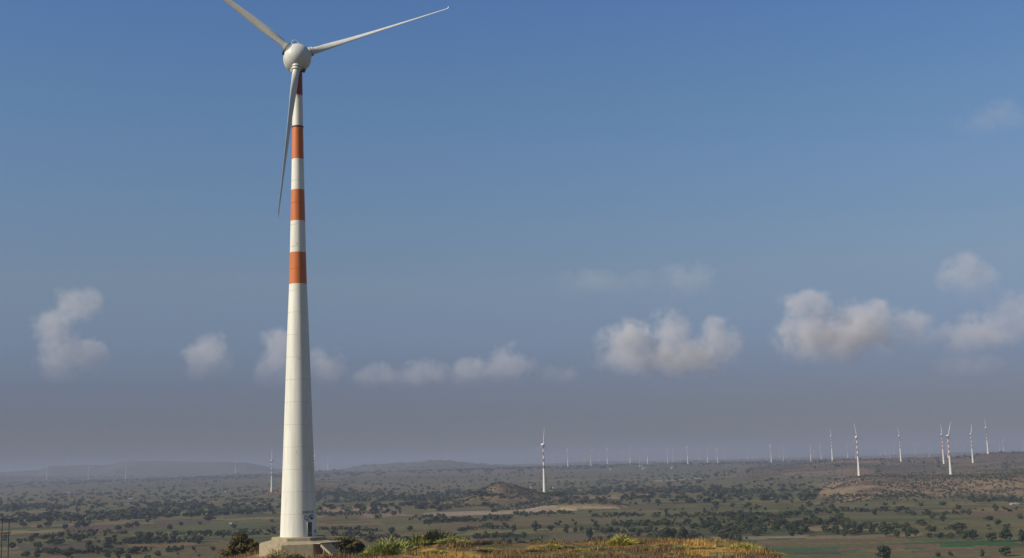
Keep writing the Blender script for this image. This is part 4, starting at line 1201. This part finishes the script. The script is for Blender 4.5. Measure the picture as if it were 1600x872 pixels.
# ------------------------------------------------------------------ clouds (volumes far beyond the haze)
def cloud_mat(name, dens, seed, scale, thr=0.44, soft=0.50, amp=2.8):
    m = bpy.data.materials.new(name); m.use_nodes = True
    t = m.node_tree; t.nodes.clear()
    out = N(t, 'ShaderNodeOutputMaterial'); pv = N(t, 'ShaderNodeVolumePrincipled')
    pv.inputs['Color'].default_value = (0.99, 0.95, 0.93, 1)
    pv.inputs['Anisotropy'].default_value = 0.0
    c = N(t, 'ShaderNodeTexCoord')
    ln = N(t, 'ShaderNodeVectorMath', operation='LENGTH'); t.links.new(c.outputs['Object'], ln.inputs[0])
    g = N(t, 'ShaderNodeNewGeometry')
    mp = N(t, 'ShaderNodeMapping'); mp.inputs['Scale'].default_value = (1 / scale,) * 3; mp.inputs['Location'].default_value = (seed * 3.7, seed * 1.9, seed)
    t.links.new(g.outputs['Position'], mp.inputs[0])
    nz = N(t, 'ShaderNodeTexNoise'); nz.inputs['Scale'].default_value = 1; nz.inputs['Detail'].default_value = 7; nz.inputs['Roughness'].default_value = 0.62; nz.inputs['Distortion'].default_value = 0.2
    t.links.new(mp.outputs[0], nz.inputs['Vector'])
    # value = (1 - r) + amp*(noise - .5)
    a1 = N(t, 'ShaderNodeMath', operation='MULTIPLY_ADD'); a1.inputs[1].default_value = amp; a1.inputs[2].default_value = 1 - amp * 0.5
    t.links.new(nz.outputs[0], a1.inputs[0])
    a2 = N(t, 'ShaderNodeMath', operation='SUBTRACT'); t.links.new(a1.outputs[0], a2.inputs[0]); t.links.new(ln.outputs['Value'], a2.inputs[1])
    mr = N(t, 'ShaderNodeMapRange'); mr.interpolation_type = 'SMOOTHSTEP'
    mr.inputs['From Min'].default_value = thr - soft * 0.5; mr.inputs['From Max'].default_value = thr + soft * 0.5
    mr.inputs['To Min'].default_value = 0; mr.inputs['To Max'].default_value = dens
    t.links.new(a2.outputs[0], mr.inputs['Value'])
    # bases dissolve: density fades downward
    sp_ = N(t, 'ShaderNodeSeparateXYZ'); t.links.new(c.outputs['Object'], sp_.inputs[0])
    md = N(t, 'ShaderNodeMapRange'); md.inputs['From Min'].default_value = -0.75; md.inputs['From Max'].default_value = 0.85; t.links.new(sp_.outputs['Z'], md.inputs['Value'])
    # nothing reaches the domain wall
    ed = N(t, 'ShaderNodeMapRange'); ed.inputs['From Min'].default_value = 1.0; ed.inputs['From Max'].default_value = 0.85; t.links.new(ln.outputs['Value'], ed.inputs['Value'])
    p1 = N(t, 'ShaderNodeMath', operation='MULTIPLY'); t.links.new(mr.outputs[0], p1.inputs[0]); t.links.new(md.outputs[0], p1.inputs[1])
    p2 = N(t, 'ShaderNodeMath', operation='MULTIPLY'); t.links.new(p1.outputs[0], p2.inputs[0]); t.links.new(ed.outputs[0], p2.inputs[1])
    t.links.new(p2.outputs[0], pv.inputs['Density'])
    t.links.new(pv.outputs[0], out.inputs['Volume'])
    return m
import bmesh
bm = bmesh.new(); bmesh.ops.create_icosphere(bm, subdivisions=3, radius=1)
CLV = np.array([v.co[:] for v in bm.verts]); CLF = [tuple(v.index for v in f.verts) for f in bm.faces]; bm.free()
CLD = 14000.0
CLOUDS = [
 ('tall ragged cloud at the far left, leaning right at its top', 1.0, [(118, 485, 44, 38), (88, 520, 44, 44), (96, 560, 44, 46), (142, 560, 26, 34)]),
 ('small round puff of cloud between the far left cloud and the tower', 1.0, [(325, 562, 42, 42)]),
 ('cloud cut in two by the tall tower', 0.9, [(432, 565, 40, 50), (505, 575, 46, 34)]),
 ('low thin cloud just right of the tower cloud', 0.7, [(585, 588, 40, 24)]),
 ('low thin cloud, second right of the tower', 0.7, [(664, 587, 40, 26)]),
 ('pale puffed cloud left of the large middle cloud', 0.9, [(792, 572, 46, 36), (735, 582, 32, 22)]),
 ('large bright heaped cloud right of the middle of the sky', 1.5, [(985, 550, 62, 50), (1042, 532, 50, 48), (1118, 545, 46, 46), (1060, 565, 80, 36)]),
 ('widest heaped cloud over the right hand turbines', 1.3, [(1262, 510, 64, 52), (1350, 515, 66, 56), (1305, 535, 90, 46)]),
 ('narrow cloud between the widest cloud and the right edge cloud', 1.0, [(1433, 518, 36, 44)]),
 ('broad soft cloud cut by the right edge of the sky', 0.8, [(1575, 505, 62, 50), (1520, 530, 60, 40)]),
 ('faint round cloud high above the right edge cloud', 0.9, [(1512, 437, 46, 42)]),
 ('faint smudge of cloud high above the large middle cloud', 0.36, [(1072, 442, 54, 34)]),
 ('thin veil of cloud left of the faint high smudge', 0.14, [(945, 444, 90, 24)]),
 ('faint pinkish wisp high at the right edge of the sky', 0.18, [(1560, 188, 70, 30)]),
 ('thin broken veil linking the low clouds between the tower and the large middle cloud', 0.13, [(640, 592, 70, 22), (735, 590, 80, 22)]),
 ('faint low wisp under the right edge cloud', 0.3, [(1505, 576, 60, 22)]),
 ('faint low wisp left of the large middle cloud', 0.3, [(878, 588, 40, 20)]),
]
for q, (lab, dn, lumps) in enumerate(CLOUDS):
    P0 = EYE + pxray(lumps[0][0], lumps[0][1]) * CLD
    cm = cloud_mat('cloud_vapour', 0.0026 * dn, q * 1.37 + 0.4, 290)
    ro = thing('cloud', lab, 'cloud', tuple(P0), 0, 'clouds low in the sky') if len(lumps) > 1 else None
    me = mesh('billow', CLV, CLF, cm)
    for (px, py, rx, ry) in lumps:
        P = EYE + pxray(px, py) * CLD
        s = CLD / F * 1.22
        if ro is None:
            o = link('cloud', me, None, tuple(P)); tag(o, lab, 'cloud', 'clouds low in the sky')
        else:
            o = link('billow', me, ro); o.location = Vector(P) - Vector(P0)
        o.scale = (rx * s, max(rx, ry) * s, ry * s)

# ------------------------------------------------------------------ haze
hb = MB(); zlo = float(TV[:, 2].min()) - 2.0; zhi = 235.0
hb.box((0, 0, (zlo + zhi) / 2), (60000, 60000, zhi - zlo))
hm = bpy.data.materials.new('haze'); hm.use_nodes = True
t = hm.node_tree; t.nodes.clear()
out = N(t, 'ShaderNodeOutputMaterial'); pv = N(t, 'ShaderNodeVolumePrincipled')
pv.inputs['Color'].default_value = (0.425, 0.46, 0.56, 1)
pv.inputs['Density'].default_value = 0.000125
pv.inputs['Anisotropy'].default_value = 0.0
t.links.new(pv.outputs[0], out.inputs['Volume'])
ho = hb.build('haze', hm)
ho['kind'] = 'stuff'; tag(ho, 'thin bluish haze lying over the valley', 'haze')
